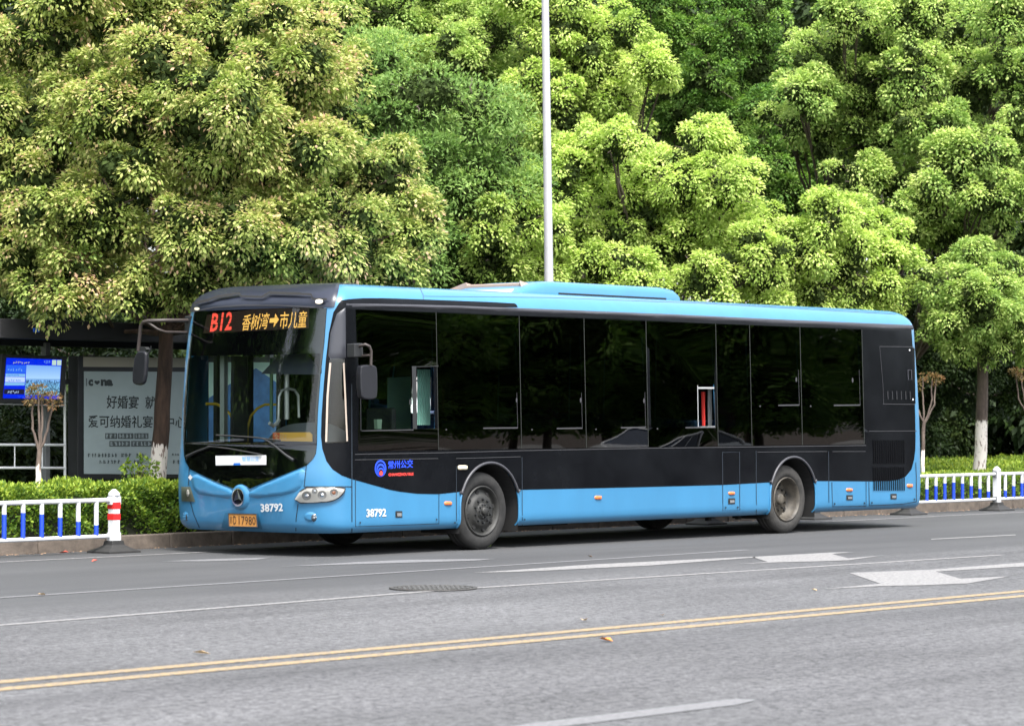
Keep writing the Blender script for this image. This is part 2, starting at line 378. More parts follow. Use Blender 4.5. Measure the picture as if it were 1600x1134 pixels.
def text(name, s, quad, off, m, parent, target=None, bold=0., shear=0.):
    """quad: TL TR BR BL in photo pixels; the string fills it"""
    me = textmesh(s, bold); co = [v.co.copy() for v in me.vertices]
    x0, x1 = min(c.x for c in co), max(c.x for c in co); y0, y1 = min(c.y for c in co), max(c.y for c in co)
    bm = bmesh.new(); bm.from_mesh(me); bpy.data.meshes.remove(me); TL, TR, BR, BL = quad
    for v in bm.verts:
        u = (v.co.x - x0) / (x1 - x0); t = (y1 - v.co.y) / (y1 - y0)
        q = [(TL[k] * (1 - u) + TR[k] * u) * (1 - t) + (BL[k] * (1 - u) + BR[k] * u) * t for k in (0, 1)]; v.co = Vector((q[0], q[1], 0))
    wrapbm(bm, off, target); return bm_obj(bm, name, m, parent, False)

# ---- outlines read off the photograph, laid on the shell
WS = [(303, 491), (306, 484), (336, 479.6), (384.6, 476.7), (435, 476.7), (500, 480), (511, 482), (507, 536), (501.5, 584), (498, 628), (496, 660), (495.5, 693), (494, 707.7), (490, 716), (479.4, 726.7), (454, 737), (390.6, 763),
      (385, 758.5), (378, 755.7), (370.5, 758), (365, 762.7), (339.8, 753), (297.5, 733), (291, 722.5), (288, 712), (286.8, 693), (287.2, 640), (288.7, 620), (294, 562), (301, 507)]
WSCLEAR = [(299, 556), (295, 590), (291.5, 640), (291, 690), (492, 690), (493, 640), (498, 590), (501, 552), (400, 555)]
QCLEAR = [(516, 565), (537, 565), (541, 689), (510, 690)]
BAND = [(541, 470), (530, 473), (521, 488), (514, 520), (509.5, 560), (506, 600), (502.5, 650), (501.6, 682), (503.8, 701), (510, 720), (519.6, 733), (534, 742.6), (549, 748), (572, 754.4), (592, 760), (610, 765), (626, 768), (652, 771), (684, 771.6), (723, 770.3),
        (808, 767), (985.7, 761), (1128, 757.3), (1205.8, 755.4), (1273, 753), (1363, 751.6), (1390, 751), (1403.8, 749), (1415, 744), (1424, 733), (1428, 718), (1430, 702.5), (1430.3, 680), (1429.6, 646), (1426.8, 554.6), (1423.5, 510), (1200, 502), (860, 488), (660, 480.5), (541, 477)]
def xz(x, z): return proj(Vector((x, inset_(z), z)))
opens = [(a + .06, b - .06) for a, b in zip(DIV, DIV[1:])]
hole_px = [[xz(a, 1.41), xz(b, 1.41), xz(b, 2.54), xz(a, 2.54)] for a, b in opens]
def archpts(k, rr=0., n=28, z0=.262):
    cx, r = ARCH[k]; r += rr; zc = .49
    zz = [z for z in (.262, .272, .286, .30, .32, .345, .37, .42) if z > z0 + .004]
    return [(cx - r, z0)] + [(cx - r, z) for z in zz] + [(cx - r * math.cos(math.pi * j / n), zc + r * math.sin(math.pi * j / n)) for j in range(n + 1)] + [(cx + r, z) for z in zz[::-1]] + [(cx + r, z0)]
# remove shell faces at openings
keep = []
for fi, f in enumerate(hf):
    if len(f) > 4: keep.append(f); continue
    lv, j = divmod(fi, NLP); z0, z1 = loops[lv][0][2], loops[lv + 1][0][2]
    near = j < NC - 1; far = NC + NR - 1 <= j < 2 * NC + NR - 2
    if near or far:
        xa, xb = hv[f[0]][0], hv[f[1]][0]; xa, xb = min(xa, xb), max(xa, xb); xm = (xa + xb) / 2; zm = (z0 + z1) / 2
        if 1.40 < zm < 2.55 and any(a < xm < b for a, b in opens): continue
        if far and .4 < zm < 2.55 and (-2.06 < xm < -.86 or 3.12 < xm < 4.44): continue
        if zm < ZA and (-.46 < xm < .66 or 5.6 < xm < 6.72): continue
    elif j >= 2 * NC + NR - 2 and z0 > 1.1 and z1 < 2.77:
        cc = sum((Vector(hv[i]) for i in f), Vector()) / 4
        nn = (Vector(hv[f[1]]) - Vector(hv[f[0]])).cross(Vector(hv[f[3]]) - Vector(hv[f[0]])).normalized()
        if nn.dot(cc - Vector((3, 1.25, cc.z))) < 0: nn = -nn
        if nn.dot((CAM - cc).normalized()) < .06: keep.append(f); continue
        tests = [proj(cc)] + ([proj(Vector(hv[i])) for i in f] if cc.y < 2.2 else [])
        if any(inpoly(t, WSCLEAR) for t in tests): continue
        if cc.y < 1.0 and any(inpoly(t, QCLEAR) for t in tests): continue
    keep.append(f)
mb = MB(); mb.add(hv, keep, 0, True)
for k in range(2):                                                # side panels with the wheel cut-outs, both sides
    x0, x1 = ((-.46, .66), (5.6, 6.72))[k]
    for side in (0, 1):
        ap = archpts(k, n=24, z0=.262); cx, r = ARCH[k]; zc = .49
        n = len(ap); outer = []
        for (x, z) in ap:
            if z <= zc + .001: outer.append((x0 if x < cx else x1, z))
            else:
                dx, dz = x - cx, z - zc; s1 = ((x1 - cx) if dx > 0 else (cx - x0)) / abs(dx) if abs(dx) > 1e-6 else 9e9; s2 = (ZA - zc) / dz
                s_ = min(s1, s2); outer.append((cx + dx * s_, zc + dz * s_))
        yy = lambda z: inset_(z) if side == 0 else 2.5 - inset_(z)
        vs = [(x, yy(z), z) for x, z in ap] + [(x, yy(z), z) for x, z in outer]
        fs = [(i, i + 1, n + i + 1, n + i) for i in range(n - 1)]
        for cxx in (x0, x1):      # corner pieces
            i = min(range(n), key=lambda q: (outer[q][0] - cxx) ** 2 + (outer[q][1] - ZA) ** 2)
        mb.add(vs, fs, 0, False)
        # fill corner triangles
        for i in range(n - 1):
            a, b = outer[i], outer[i + 1]
            if abs(a[0] - b[0]) > 1e-4 and abs(a[1] - b[1]) > 1e-4:
                c = (x0 if a[0] < cx else x1, ZA); mb.add([(a[0], yy(a[1]), a[1]), (b[0], yy(b[1]), b[1]), (c[0], yy(ZA), ZA)], [(0, 1, 2)])
body = mb.build('body', BLUE, BUS)
# dark side paint with the window openings left free, and the wheel openings
arch_holes = [[xz(x, z) for x, z in archpts(k, .004, z0=.60)] for k in range(2)]
def band_poly():
    out = []
    for i, p in enumerate(BAND):
        out.append(p)
        if p == (723, 770.3) or p == (1205.8, 755.4):
            k = 0 if p[0] < 900 else 1; zb = .67
            a = [(x, z) for x, z in archpts(k, .004, n=40) if z >= zb]
            out += [xz(x, z) for x, z in a]
    out = [p for p in out if p not in ((723, 770.3), (808, 767), (1205.8, 755.4), (1273, 753))]
    return out
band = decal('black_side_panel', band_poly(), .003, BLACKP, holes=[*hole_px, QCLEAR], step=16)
frit = decal('windscreen_surround', WS, .003, FRIT, holes=[WSCLEAR], step=12)
ws = decal('windscreen', [(x + (399 - x) * .004, y) for x, y in WS], .011, GLASSC, step=12)
# roof cap of the front
cap = MB(); a0 = 2 * NC + NR - 2; lo = zl.index(2.69); jlo, jhi = a0 + 6, a0 + NF - 7
def cp(l, j, o):
    p = Vector(loops[l][j % NLP]); q0 = Vector(loops[max(l - 1, 0)][j % NLP]); q1 = Vector(loops[min(l + 1, len(loops) - 1)][j % NLP])
    t1 = q1 - q0; t2 = Vector(loops[l][(j + 1) % NLP]) - Vector(loops[l][(j - 1) % NLP]); n = t1.cross(t2).normalized()
    if n.z < 0: n = -n
    return p + n * o
rows = range(lo + 1, len(loops)); cvs = []
for li, l in enumerate(rows):
    f_ = 1 - min(li / 7, 1)
    for j in range(jlo, jhi + 1):
        edge = min(j - jlo, jhi - j); jj = a0 + (j - a0 - NF / 2) * (1 - .10 * f_ * f_) + NF / 2; j0 = int(math.floor(jj)); fr = jj - j0; o_ = .004 + .012 * smooth(min(edge / 2, (li + 1) / 1.5, 1))
        cvs.append(cp(l, j0, o_).lerp(cp(l, j0 + 1, o_), fr))
nj = jhi - jlo + 1
cap.add(cvs, [(a * nj + j, a * nj + j + 1, (a + 1) * nj + j + 1, (a + 1) * nj + j) for a in range(len(rows) - 1) for j in range(nj - 1)], 0, True)
cap.build('roof_cap', NAVY, BUS)
ribbons('roof_cap_lip', [([(308, 477), (330, 472), (345, 467.5), (378, 463), (381, 467), (413, 468), (424, 462), (489, 464), (492, 470), (513, 471)], 3.2)], .05, DARK)
ribbons('windscreen_top_strip', [([(304, 487), (337, 480.5), (385, 477.5), (436, 477.5), (505, 481)], 2.2)], .018, TRIM)
decal('clearance_lamp', ell(502, 473.5, 5.5, 2.6), .055, CREAM, step=0); decal('clearance_lamp', ell(313, 483.5, 4, 2.2), .05, CREAM, step=0)
decal('nose_panel', smoothpoly([(297, 735), (339.8, 755), (366, 765), (365, 780), (330, 775), (303, 771)], 1), .02, BLUE, bevel=4, step=4)
decal('nose_panel', smoothpoly([(391, 765), (454, 739), (478, 729), (474, 757), (458, 772), (386, 780)], 1), .02, BLUE, bevel=4, step=4)
decal('emblem_surround', [p for p in ell(376, 776, 15, 21, 28)], .03, BLUE, bevel=5, step=3)
em = decal('emblem', ell(375.7, 776.4, 9.6, 13.8, 28), .042, CHROME, step=0)
decal('emblem_field', ell(375.9, 775.6, 8.0, 11.6, 28), .047, FRIT, em, step=0)
decal('emblem_mark', [(376.4, 764.8), (383.2, 782.2), (378.0, 778.0), (370.6, 781.7)], .052, CHROME, em, step=0)
decal('emblem_wedge', [(376.0, 765.4), (377.6, 777.6), (370.8, 781.3)], .054, NAVY, em, step=0)
ribbons('body_seam', [([(479, 727), (475.5, 760)], 1.1), ([(466, 787), (463, 810), (462.5, 829)], 1.2), ([(296, 731), (295, 758)], 1.), ([(298, 784), (303, 803), (312, 824)], 1.), ([(549, 600), (549.4, 700), (549.6, 831)], 1.4), ([(475, 760), (549, 760)], 1.2),
        ([(555, 749), (555.2, 822), (620, 820), (685.5, 817.5), (685.5, 771)], 1.), ([(712.6, 728), (713, 823)], .9), ([(815.3, 714), (815.8, 820)], .9),
        ([(1128.5, 706), (1129.2, 797), (1155.6, 796.5), (1155.2, 706), (1129, 706.5)], .9), ([(1181, 704), (1181.6, 803)], .9), ([(1294.3, 705), (1295, 797)], .9),
        ([(1299.5, 753), (1300.5, 791), (1353, 790), (1353, 752)], 1.), ([(1357.3, 752), (1358, 789.5)], 1.), ([(1358, 789.5), (1409, 787.2)], 1.), ([(1409, 787.2), (1432, 783.2)], 1.), ([(1430.5, 722), (1431.5, 745), (1431.5, 783)], 1.0)], .0045, SEAM)
ribbons('bright_edge', [([(554, 709.5), (690, 707), (815, 703.7), (1014, 700), (1353, 695.6)], 1.1), ([(554, 718), (684, 716)], .9), ([(712, 716), (813, 713.3)], .9),
        ([(1183, 706), (1292, 705)], .8), ([(1300, 705.2), (1352, 705)], .8), ([(1374, 541.3), (1427, 541.8)], .9), ([(1379, 631), (1430, 631.5)], .9), ([(1357, 673.5), (1432, 673)], .9), ([(1374, 542), (1379, 600), (1380, 631)], .5)], .0065, LSEAM)
# gutter rail above the windows
decal('gutter_rail', [(541, 473.5), (700, 477), (860, 483.2), (1050, 491), (1200, 498.2), (1426, 508), (1427, 515), (1200, 505), (860, 490.2), (700, 484), (541, 479.5)], .028, TRIM, bevel=2.5, step=12)
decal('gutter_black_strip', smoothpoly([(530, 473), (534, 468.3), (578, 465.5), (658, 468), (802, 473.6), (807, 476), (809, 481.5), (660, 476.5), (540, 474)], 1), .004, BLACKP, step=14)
ribbons('roof_joint', [([(649, 446), (656, 450), (661, 461), (661.5, 468)], .8), ([(662, 463), (860, 465), (1100, 474), (1400, 491)], .5)], .003, LSEAM)
# windows: tinted panes with thin joints
wy = lambda x, z: xz(x, z)
for k, (a, b) in enumerate(zip(DIV, DIV[1:])):
    rect = [wy(a + .008, 2.74), wy(b - .008, 2.74), wy(b - .008, 1.17), wy(a + .008, 1.17)]
    hs = []
    if k == 0: hs = [[(562, 572), (684.5, 572), (685.5, 669), (563, 672)]]
    if k == 4: hs = [[(1089, 600), (1115, 600), (1116, 666), (1090, 666.5)]]
    if hs:
        h_ = hs[0]; bmt = bmesh.new(); ro = [bmt.verts.new((x, y, 0)) for x, y in rect]; ri = [bmt.verts.new((x, y, 0)) for x, y in h_]
        for i in range(4): bmt.faces.new([ro[i], ro[(i + 1) % 4], ri[(i + 1) % 4], ri[i]])
        wrapbm(bmt, .008); p = bm_obj(bmt, 'window', GLASST, BUS)
    else: p = decal('window', rect, .008, GLASST, step=30)
    if k == 0:
        decal('sliding_pane', [(562, 572), (645, 572), (645, 671), (563, 672)], .006, GLASSD, p, step=30)
        ribbons('sash', [([(562, 572), (563, 672.5), (645, 671)], 1.4), ([(646, 572), (647.5, 670)], 6.5), ([(647, 573), (684, 572)], 1.)], .010, BLKM, p)
        ribbons('sash_sill', [([(564, 673), (645, 671.4)], 1.3)], .012, LSEAM, p)
        decal('latch', [(638, 624), (642, 623), (642, 632), (638, 632)], .015, BLKM, p, step=0)
for k in range(1, 9):
    ribbons('window_joint', [([wy(DIV[k], 2.74), wy(DIV[k], 1.17)], .8)], .0095, HAIR)
sills = [(754, 808, 668.2), (869, 909, 668.6), (969, 1008, 667.4), (1070, 1117, 667.3), (1215, 1248, 632.6), (1302, 1343, 632.6)]
for a, b, y in sills:
    ribbons('sash_sill', [([(a, y + .6), (b, y)], 2.2), ([(b, y), (b - 1.5, y - 55)], .5)], .0105, LSEAM)
for x, y in [(696, 671), (830, 671), (930, 670.5), (1026, 669.6), (1186.5, 634.5), (1265.5, 634.5), (806, 625), (906, 625), (1005, 626), (1243, 593), (1331, 594)]:
    decal('window_catch', ell(x, y, 1.3, 1.3 if y > 630 else 4, 8), .013, LSEAM, step=0)
ribbons('open_sash', [([(1089, 602), (1090, 666.5), (1116, 666)], 1.2), ([(1089, 606), (1115, 606)], 3)], .011, mat('sash_light', (.28, .29, .29), .5))
q = decal('quarter_window', [(515, 560), (538, 560), (543, 691), (508, 692)], .009, GLASSC, step=12)
ribbons('quarter_window_seal', [([(516.3, 567), (512, 620), (509.8, 690)], 3.0), ([(536.3, 567), (538.5, 620), (541.3, 689)], 2.4)], .014, mat('beige_seal', (.36, .30, .25), .6))
decal('pillar_cover', [(526, 490), (540, 480), (541, 560), (512, 562), (516, 520)], .012, mat('pillar_black', (.03, .032, .04), .4), bevel=3, step=6)
# rear access door, handle, louvres
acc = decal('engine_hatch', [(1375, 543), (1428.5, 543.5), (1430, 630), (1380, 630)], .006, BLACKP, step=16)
ribbons('hatch_handle', [([(1417.5, 578), (1423, 578), (1423.5, 593), (1418, 593), (1417.5, 578)], 1.)], .013, TRIM, acc)
ribbons('hatch_louvre', [([(1386 + 7 * i, 611), (1386.5 + 7 * i, 624)], 1.6) for i in range(6)], .012, mat('louvre_dim', (.008, .008, .009), .5), acc)
for nm, ya, yb in (('upper', 687.5, 724), ('lower', 729.5, 766)):
    ribbons('vent_grille', [([(1364.5 + 3.35 * i, ya), (1365 + 3.35 * i, yb)], 1.7) for i in range(15)], .012, mat('slat_black', (.0015, .0015, .002), .55, spec=.06), wd=1.7)
for x, y in [(1420, 547), (1425.3, 624)]: decal('screw', ell(x, y, 1.2, 1.6, 8), .014, WHITEL, step=0)
for x, y in [(562, 816), (681.5, 811), (1133, 792.5), (1152, 792), (1303.5, 786.5), (1350, 785.5), (1361.5, 785), (1428, 779.5), (710, 816), (819, 811)]:
    decal('screw', ell(x, y, 1.2, 1.5, 8), .010, SEAM, step=0)
for x0, x1, y0, y1 in [(617.5, 628, 798, 808), (1137.5, 1148, 778, 787), (1322, 1332, 773, 781), (1391, 1400.5, 771, 779.5)]:
    l = decal('latch', [(x0, y0), (x1, y0), (x1, y1), (x0, y1)], .006, BLKM, step=0)
    decal('latch_grip', [(x0 + 2, y0 + 3), (x1 - 1.5, y0 + 3), (x1 - 1.5, y1 - 2), (x0 + 2, y1 - 2)], .012, GRYM, l, step=0)
def pill(name, x0, x1, y0, y1, m, h=.02):
    """small domed lamp on the side"""
    c, n = cast((x0 + x1) / 2, (y0 + y1) / 2); a, _ = cast(x0, (y0 + y1) / 2); b, _ = cast(x1, (y0 + y1) / 2); t, _ = cast((x0 + x1) / 2, y0); d, _ = cast((x0 + x1) / 2, y1)
    u = (b - a) / 2; v = (d - t) / 2; vs = []; rings = 5; nn = 16
    for k in range(rings):
        an = math.pi / 2 * k / (rings - 1)
        for j in range(nn):
            f = 2 * math.pi * j / nn; e = .5
            vs.append(c + (u * math.copysign(abs(math.cos(f)) ** e, math.cos(f)) + v * math.copysign(abs(math.sin(f)) ** e, math.sin(f))) * max(math.cos(an) ** .6, .02) + n * (h * math.sin(an)))
    mb = MB(); mb.add(vs, [(k * nn + j, k * nn + (j + 1) % nn, (k + 1) * nn + (j + 1) % nn, (k + 1) * nn + j) for k in range(rings - 1) for j in range(nn)], 0, True)
    return mb.build(name, m, BUS)
for a in [(694, 706, 783, 789), (929, 940, 774, 780), (1138, 1148, 767.7, 772.8), (1322, 1332, 762.6, 767.4), (1417, 1426, 755.8, 761.2)]: pill('side_marker', *a, AMBER)
pill('side_lamp', 715, 730, 726.5, 734, CREAM, .03)
# wheel-arch trims and liners
for k in range(2):
    pts = [Vector((x, inset_(z) - .012, z)) for x, z in archpts(k, .012, 28, .68 if k == 0 else .70) if z > .66]
    mb = MB(); mb.tube(pts, .017, 8); mb.build('arch_trim', mat('arch_grey', (.04, .04, .046), .45), BUS)
    mb = MB(); pts2 = [Vector((x, inset_(z) - .004, z)) for x, z in archpts(k, .008, 28, .27) if z < .68]
    l = [p for p in pts2 if p.x > ARCH[k][0]]; mb.tube(l, .014, 6); mb.build('arch_flange', BLUE, BUS); l2 = [p for p in pts2 if p.x < ARCH[k][0]]; mb = MB(); mb.tube(l2, .014, 6); mb.build('arch_flange', BLUE, BUS)
    for s in (0, 1):
        mb = MB(); ap = archpts(k, .0, 20, .2); y0, y1 = (.01, .62) if s == 0 else (2.49, 1.88)
        vs = [(x, y0, z) for x, z in ap] + [(x, y1, z) for x, z in ap]; n = len(ap)
        mb.add(vs, [(i, i + 1, n + i + 1, n + i) for i in range(n - 1)]); mb.add(vs[n:], [tuple(range(n))]); mb.build('wheel_housing', DARK, BUS)
mb = MB(); mb.box((-2.2, .12, .27), (-.42, 2.38, .34)); mb.box((.62, .12, .27), (5.62, 2.38, .36)); mb.box((6.68, .12, .27), (9.1, 2.38, .34)); mb.box((-.45, .64, .3), (.65, 1.86, .38)); mb.box((5.6, .64, .3), (6.7, 1.86, .38))
mb.box((-2.5, .5, .275), (-2.2, 2.0, .33)); mb.box((-.15, .3, .38), (.1, 2.2, .48)); mb.box((6.0, .3, .38), (6.25, 2.2, .5)); mb.box((1.0, .5, .22), (2.1, 1.9, .28)); mb.box((-1.6, .25, .235), (-1.3, .4, .27)); mb.box((4.7, .3, .2), (4.76, .36, .27)); mb.box((5.35, .3, .2), (5.41, .36, .27))
mb.build('underbody', DARK, BUS)
# wheels
def wheel(x, ynear, front, far=False):
    s = -1 if far else 1; Rw = .452; wd = .27
    w_ = link(bpy.data.objects.new('wheel', None)); w_.empty_display_size = .2; w_.parent = BUS; w_.location = Vector((x, ynear, Rw)) - BUS.location
    y0 = 0.; C = (x, ynear, Rw)
    prof = [(.29, .03), (.31, .004), (.36, -.006), (.405, .004), (.435, .022), (.449, .045), (.452, .075), (.452, .10), (.445, .103), (.445, .112), (.452, .115), (.452, .155), (.445, .158), (.445, .167), (.452, .17), (.452, .2), (.447, .225), (.42, .26), (.36, .27), (.29, .24)]
    mb = MB(); mb.lathe([(r_, h * s) for r_, h in prof], C, n=64); t = mb.build('tyre', TYRE if front else TYREDUST, None); tparent(t, w_)
    if front:
        rp = [(.0, -.055), (.035, -.055), (.045, -.045), (.05, -.02), (.09, -.012), (.10, .0), (.165, .0), (.18, .008), (.2, .03), (.235, .05), (.25, .05), (.262, .03), (.268, .006), (.284, -.004), (.296, .006)]
    else:
        rp = [(.0, .085), (.055, .085), (.07, .095), (.08, .12), (.10, .125), (.12, .15), (.19, .155), (.225, .17), (.238, .16), (.243, .10), (.252, .09), (.258, .04), (.268, .01), (.284, -.004), (.296, .006)]
    mb = MB(); mb.lathe([(r_, h * s) for r_, h in rp], C, n=64)
    for j in range(10):
        a = 2 * math.pi * (j + .5) / 10; rr = .135 if front else .145; hh = -.0 if front else .145
        c = (x + rr * math.cos(a), ynear + s * hh, Rw + rr * math.sin(a)); mb.lathe([(.0, -.028 * s), (.012, -.028 * s), (.013, 0), (.017, 0), (.017, .004 * s)], c, n=8, m=1)
    if front:
        for j in range(10):
            a = 2 * math.pi * j / 10; c = (x + .075 * math.cos(a), ynear - .014 * s, Rw + .075 * math.sin(a)); mb.lathe([(0, -.02 * s), (.009, -.02 * s), (.010, .0)], c, n=6, m=1)
    for j in range(8 if front else 6):
        a = 2 * math.pi * (j + .3) / (8 if front else 6); rr = .218 if front else .2; hh = .036 if front else .153
        c = (x + rr * math.cos(a), ynear + s * hh, Rw + rr * math.sin(a)); mb.lathe([(0, -.006 * s), (.026, -.006 * s), (.03, .01 * s)], c, n=12, m=2)
    rm = mb.build('rim', [RIMF if front else RIMR, BLKM if front else RIMF, DARK], None, auto=50); tparent(rm, w_)
def tparent(o, w_):
    o.parent = w_; o.location = -(BUS.location + w_.location)
wheel(0, .03, True); wheel(6.1, .06, False); wheel(0, 2.47, True, True); wheel(6.1, 2.44, False, True)
# headlamps, fog lamps
HL = smoothpoly([(457, 785.8), (473, 761.4), (500, 760.8), (538.6, 761), (538, 767), (531.5, 775.6), (521.7, 781.5), (509, 784)], 1)
h = decal('headlight', HL, .006, LAMP, step=6)
ribbons('headlight_rim', [HL + [HL[0], HL[1]]], .012, BLKM, h, wd=1.6, step=0)
for (x, y, r_, m) in [(479.5, 774, 7, CHROME), (503.5, 773, 6.8, CHROME), (521.5, 769.5, 6.2, mat('indicator_amber', (.55, .18, .06), .3, coat=.5)), (492, 767, 4.5, CHROME)]:
    b = decal('lamp_bowl', ell(x, y, r_, r_ * 1.0, 20), .012, mat('bowl_grey', (.3, .3, .29), .3, metal=.7), h, step=0); decal('lamp_bulb', ell(x, y, r_ * .78, r_ * .78, 20), .022, m, h, step=3, bevel=r_ * .7)
decal('headlight_lens', HL, .03, LENS, h, step=8)
h = decal('headlight', [(284, 760), (298, 760), (302, 772), (305.5, 783.5), (284.5, 782.5)], .006, mat('far_lamp', (.16, .18, .14), .3, metal=.3), step=6)
decal('lamp_bulb', ell(294, 770, 3, 6.5), .014, LAMP, h, step=2, bevel=2); decal('headlight_lens', [(284, 760), (298, 760), (302, 772), (305.5, 783.5), (284.5, 782.5)], .025, LENS, h, step=8)
for x, y, rx in ((485, 807, 10), (290, 806, 4.5)):
    f_ = decal('fog_lamp', ell(x, y, rx, 8), .012, BLUE, step=2, bevel=4); decal('fog_lens', ell(x + (5 if rx > 5 else 1.5), y + 1, rx * .5, 6.6), .02, mat('fog_dark', (.03, .045, .06), .15, coat=1), f_, step=2, bevel=3)
# number plate
pc = [P(x, y, 0, -2.745) for x, y in ((357, 802), (400.6, 802.8), (402, 823), (358, 822))]
pl = MB(); pl.prism(pc, (-.008, 0, 0)); pl = pl.build('number_plate', PLATEY, BUS)
rc = decal('plate_recess', [(352, 800.5), (404, 802), (410, 826), (346, 824)], .004, mat('recess_blue', (.022, .12, .22), .5), step=6)
tg = lambda x, y: P(x, y, 0, -2.757)
text('plate_text', '苏', [(358.8, 806.4), (363, 806.6), (363.2, 817.6), (359, 817.6)], 0, PLATEK, pl, tg)
text('plate_text', 'D', [(364.4, 805.8), (369, 806), (369.2, 818.8), (364.6, 818.8)], 0, PLATEK, pl, tg); text('plate_text', '17980', [(372.8, 806), (399.0, 806.8), (399.4, 819.6), (373.2, 819)], 0, PLATEK, pl, tg)
bm = MB(); e = [(357, 802), (400.6, 802.8), (402, 823), (358, 822), (357, 802)]
for a, b in zip(e, e[1:]): bm.tube([P(*a, 0, -2.757), P(*b, 0, -2.757)], .005, 4)
bm.build('plate_frame', TRIM, pl)
# lettering
text('fleet_number', '38792', [(409, 786.4), (444, 785.4), (444.2, 798), (410, 799.4)], .024, WHITEL, BUS, bold=.03)
text('fleet_number', '38792', [(572, 794.8), (603, 793.8), (603, 806.8), (572, 808)], .006, WHITEL, BUS, bold=.03)
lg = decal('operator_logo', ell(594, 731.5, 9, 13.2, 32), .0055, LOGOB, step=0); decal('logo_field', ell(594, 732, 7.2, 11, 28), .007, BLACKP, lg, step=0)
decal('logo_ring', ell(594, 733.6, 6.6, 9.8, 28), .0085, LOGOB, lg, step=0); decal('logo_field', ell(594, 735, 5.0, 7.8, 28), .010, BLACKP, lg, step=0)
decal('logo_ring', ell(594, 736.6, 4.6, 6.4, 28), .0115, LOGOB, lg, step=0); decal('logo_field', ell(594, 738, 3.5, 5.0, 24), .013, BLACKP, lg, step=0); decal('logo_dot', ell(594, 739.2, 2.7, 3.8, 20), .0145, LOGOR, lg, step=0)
text('operator_name', '常州公交', [(606, 719.8), (644.8, 717.3), (644.8, 730.3), (606, 732.6)], .006, LOGOB, BUS, bold=.012)
text('operator_name', 'CHANGZHOU BUS', [(606.5, 739), (645.5, 737.8), (645.5, 742.4), (606.5, 743.6)], .006, LOGOR, BUS, bold=.03)
decal('diamond_sticker', [(300, 741), (303.5, 745.5), (300, 750), (296.5, 745.5)], .024, WHITEL, step=0)
st = decal('notice_strip', [(338, 712), (417.5, 711), (417.5, 726), (338.5, 727)], .014, WHITEL, step=12)
text('notice_text', '智慧公交', [(380, 713.4), (406, 713.2), (406, 720.4), (380, 720.6)], .0165, mat('pale_blue_print', (.08, .35, .75), .5), st)
decal('notice_mark', [(367, 723.5), (377, 723.3), (377.5, 726.7), (366, 726.8)], .0165, mat('deep_blue_print', (.01, .1, .4), .5), st, step=0)
# destination display
dsp = decal('destination_display', [(324, 492), (400, 483), (484, 481), (483, 513), (400, 517), (318, 521)], .006, LEDB, step=12)
text('route_number', 'B12', [(333, 489.5), (365, 487), (362, 515.5), (328.5, 518.5)], .0075, LEDR, dsp, bold=.02)
text('destination_text', '香树湾', [(381.5, 491.5), (423, 488.5), (417.5, 514), (377.5, 517)], .0075, LEDY, dsp, bold=.006)
decal('destination_arrow', [(422.5, 497.5), (429.5, 497), (431, 490), (436.5, 499.5), (428, 511.5), (429, 504), (421.5, 504.5)], .0075, LEDY, dsp, step=0)
ribbons('scan_gap', [([(330, 498.5), (366, 496)], .9), ([(329, 508.5), (364, 506)], .9), ([(378, 498.8), (480, 493.6)], .7), ([(377, 508.6), (479, 503.6)], .5)], .0088, LEDB, dsp)
text('destination_text', '市儿童', [(439.5, 487.5), (481.5, 485.5), (478.5, 512), (436.5, 514)], .0075, LEDY, dsp, bold=.006)
# wipers
def castline(pts, off): return [cast(x, y, off)[0] for x, y in pts]
wp = MB(); wp.tube(castline([(462, 719.5), (450, 711), (436, 699), (424, 690), (414, 685)], .05), [.02, .014, .011, .009, .007], 6); wp = wp.build('wiper', BLKM, BUS)
b = MB(); b.tube(castline([(341, 680), (370, 681.5), (400, 683.5), (441, 688.5)], .032), .009, 6); b.build('wiper_blade', RUBBER, wp)
wp = MB(); wp.tube(castline([(297, 714), (310, 707), (332, 698.5), (345, 699)], .05), [.018, .013, .01, .007], 6); wp = wp.build('wiper', BLKM, BUS)
b = MB(); b.tube(castline([(328, 697.5), (360, 701), (412, 710.5)], .032), .009, 6); b.build('wiper_blade', RUBBER, wp)
# mirrors
def housing(corners, dvec, m, name, par, bev=.03):
    mb = MB(); mb.prism(corners, dvec); return mb.build(name, m, par, bevel=bev)
XM = -3.0; pm = lambda x, y, o=0.: P(x, y, 0, XM + o)
ROD = mat('mirror_rod', (.035, .027, .024), .55)
hw1 = cast(291, 500)[0]; hw2 = cast(291, 519)[0]
mr = MB(); mr.tube([hw1, pm(262, 500.5, .15), pm(232, 501), pm(224, 503), pm(220, 509), pm(216, 548)], .021, 8); mr.tube([hw2, pm(258, 518.5, .15), pm(246, 514, .06), pm(229, 502.5)], .015, 8)
mr = mr.build('mirror_arm', ROD, BUS)
mb = MB(); mb.prism([pm(x, y, -.05) for x, y in smoothpoly([(210, 549), (226, 548), (228, 556), (225, 596), (219, 602), (209, 601), (205, 594)], 1)], (.06, .0, 0)); mb.build('mirror_housing', mat('mirror_shell', (.006, .0065, .010), .5, noise=.3, nscale=20), mr, bevel=.018)
mb = MB(); mb.prism([pm(x, y) for x, y in [(214, 541), (226, 542), (229, 546), (226, 549), (214, 549)]], (.06, 0, 0)); mb.tube([pm(229, 556), pm(234, 549), pm(236, 541)], .008, 6); mb.build('mirror_clamp', BLKM, mr)
mb = MB(); mb.box(tuple(hw1 + Vector((-.05, -.1, -.2))), tuple(hw1 + Vector((.08, .04, .05)))); mb.build('mirror_bracket', BLKM, BUS, bevel=.01)
pn = lambda x, y, o=0.: P(x, y, 1, -.28 + o)
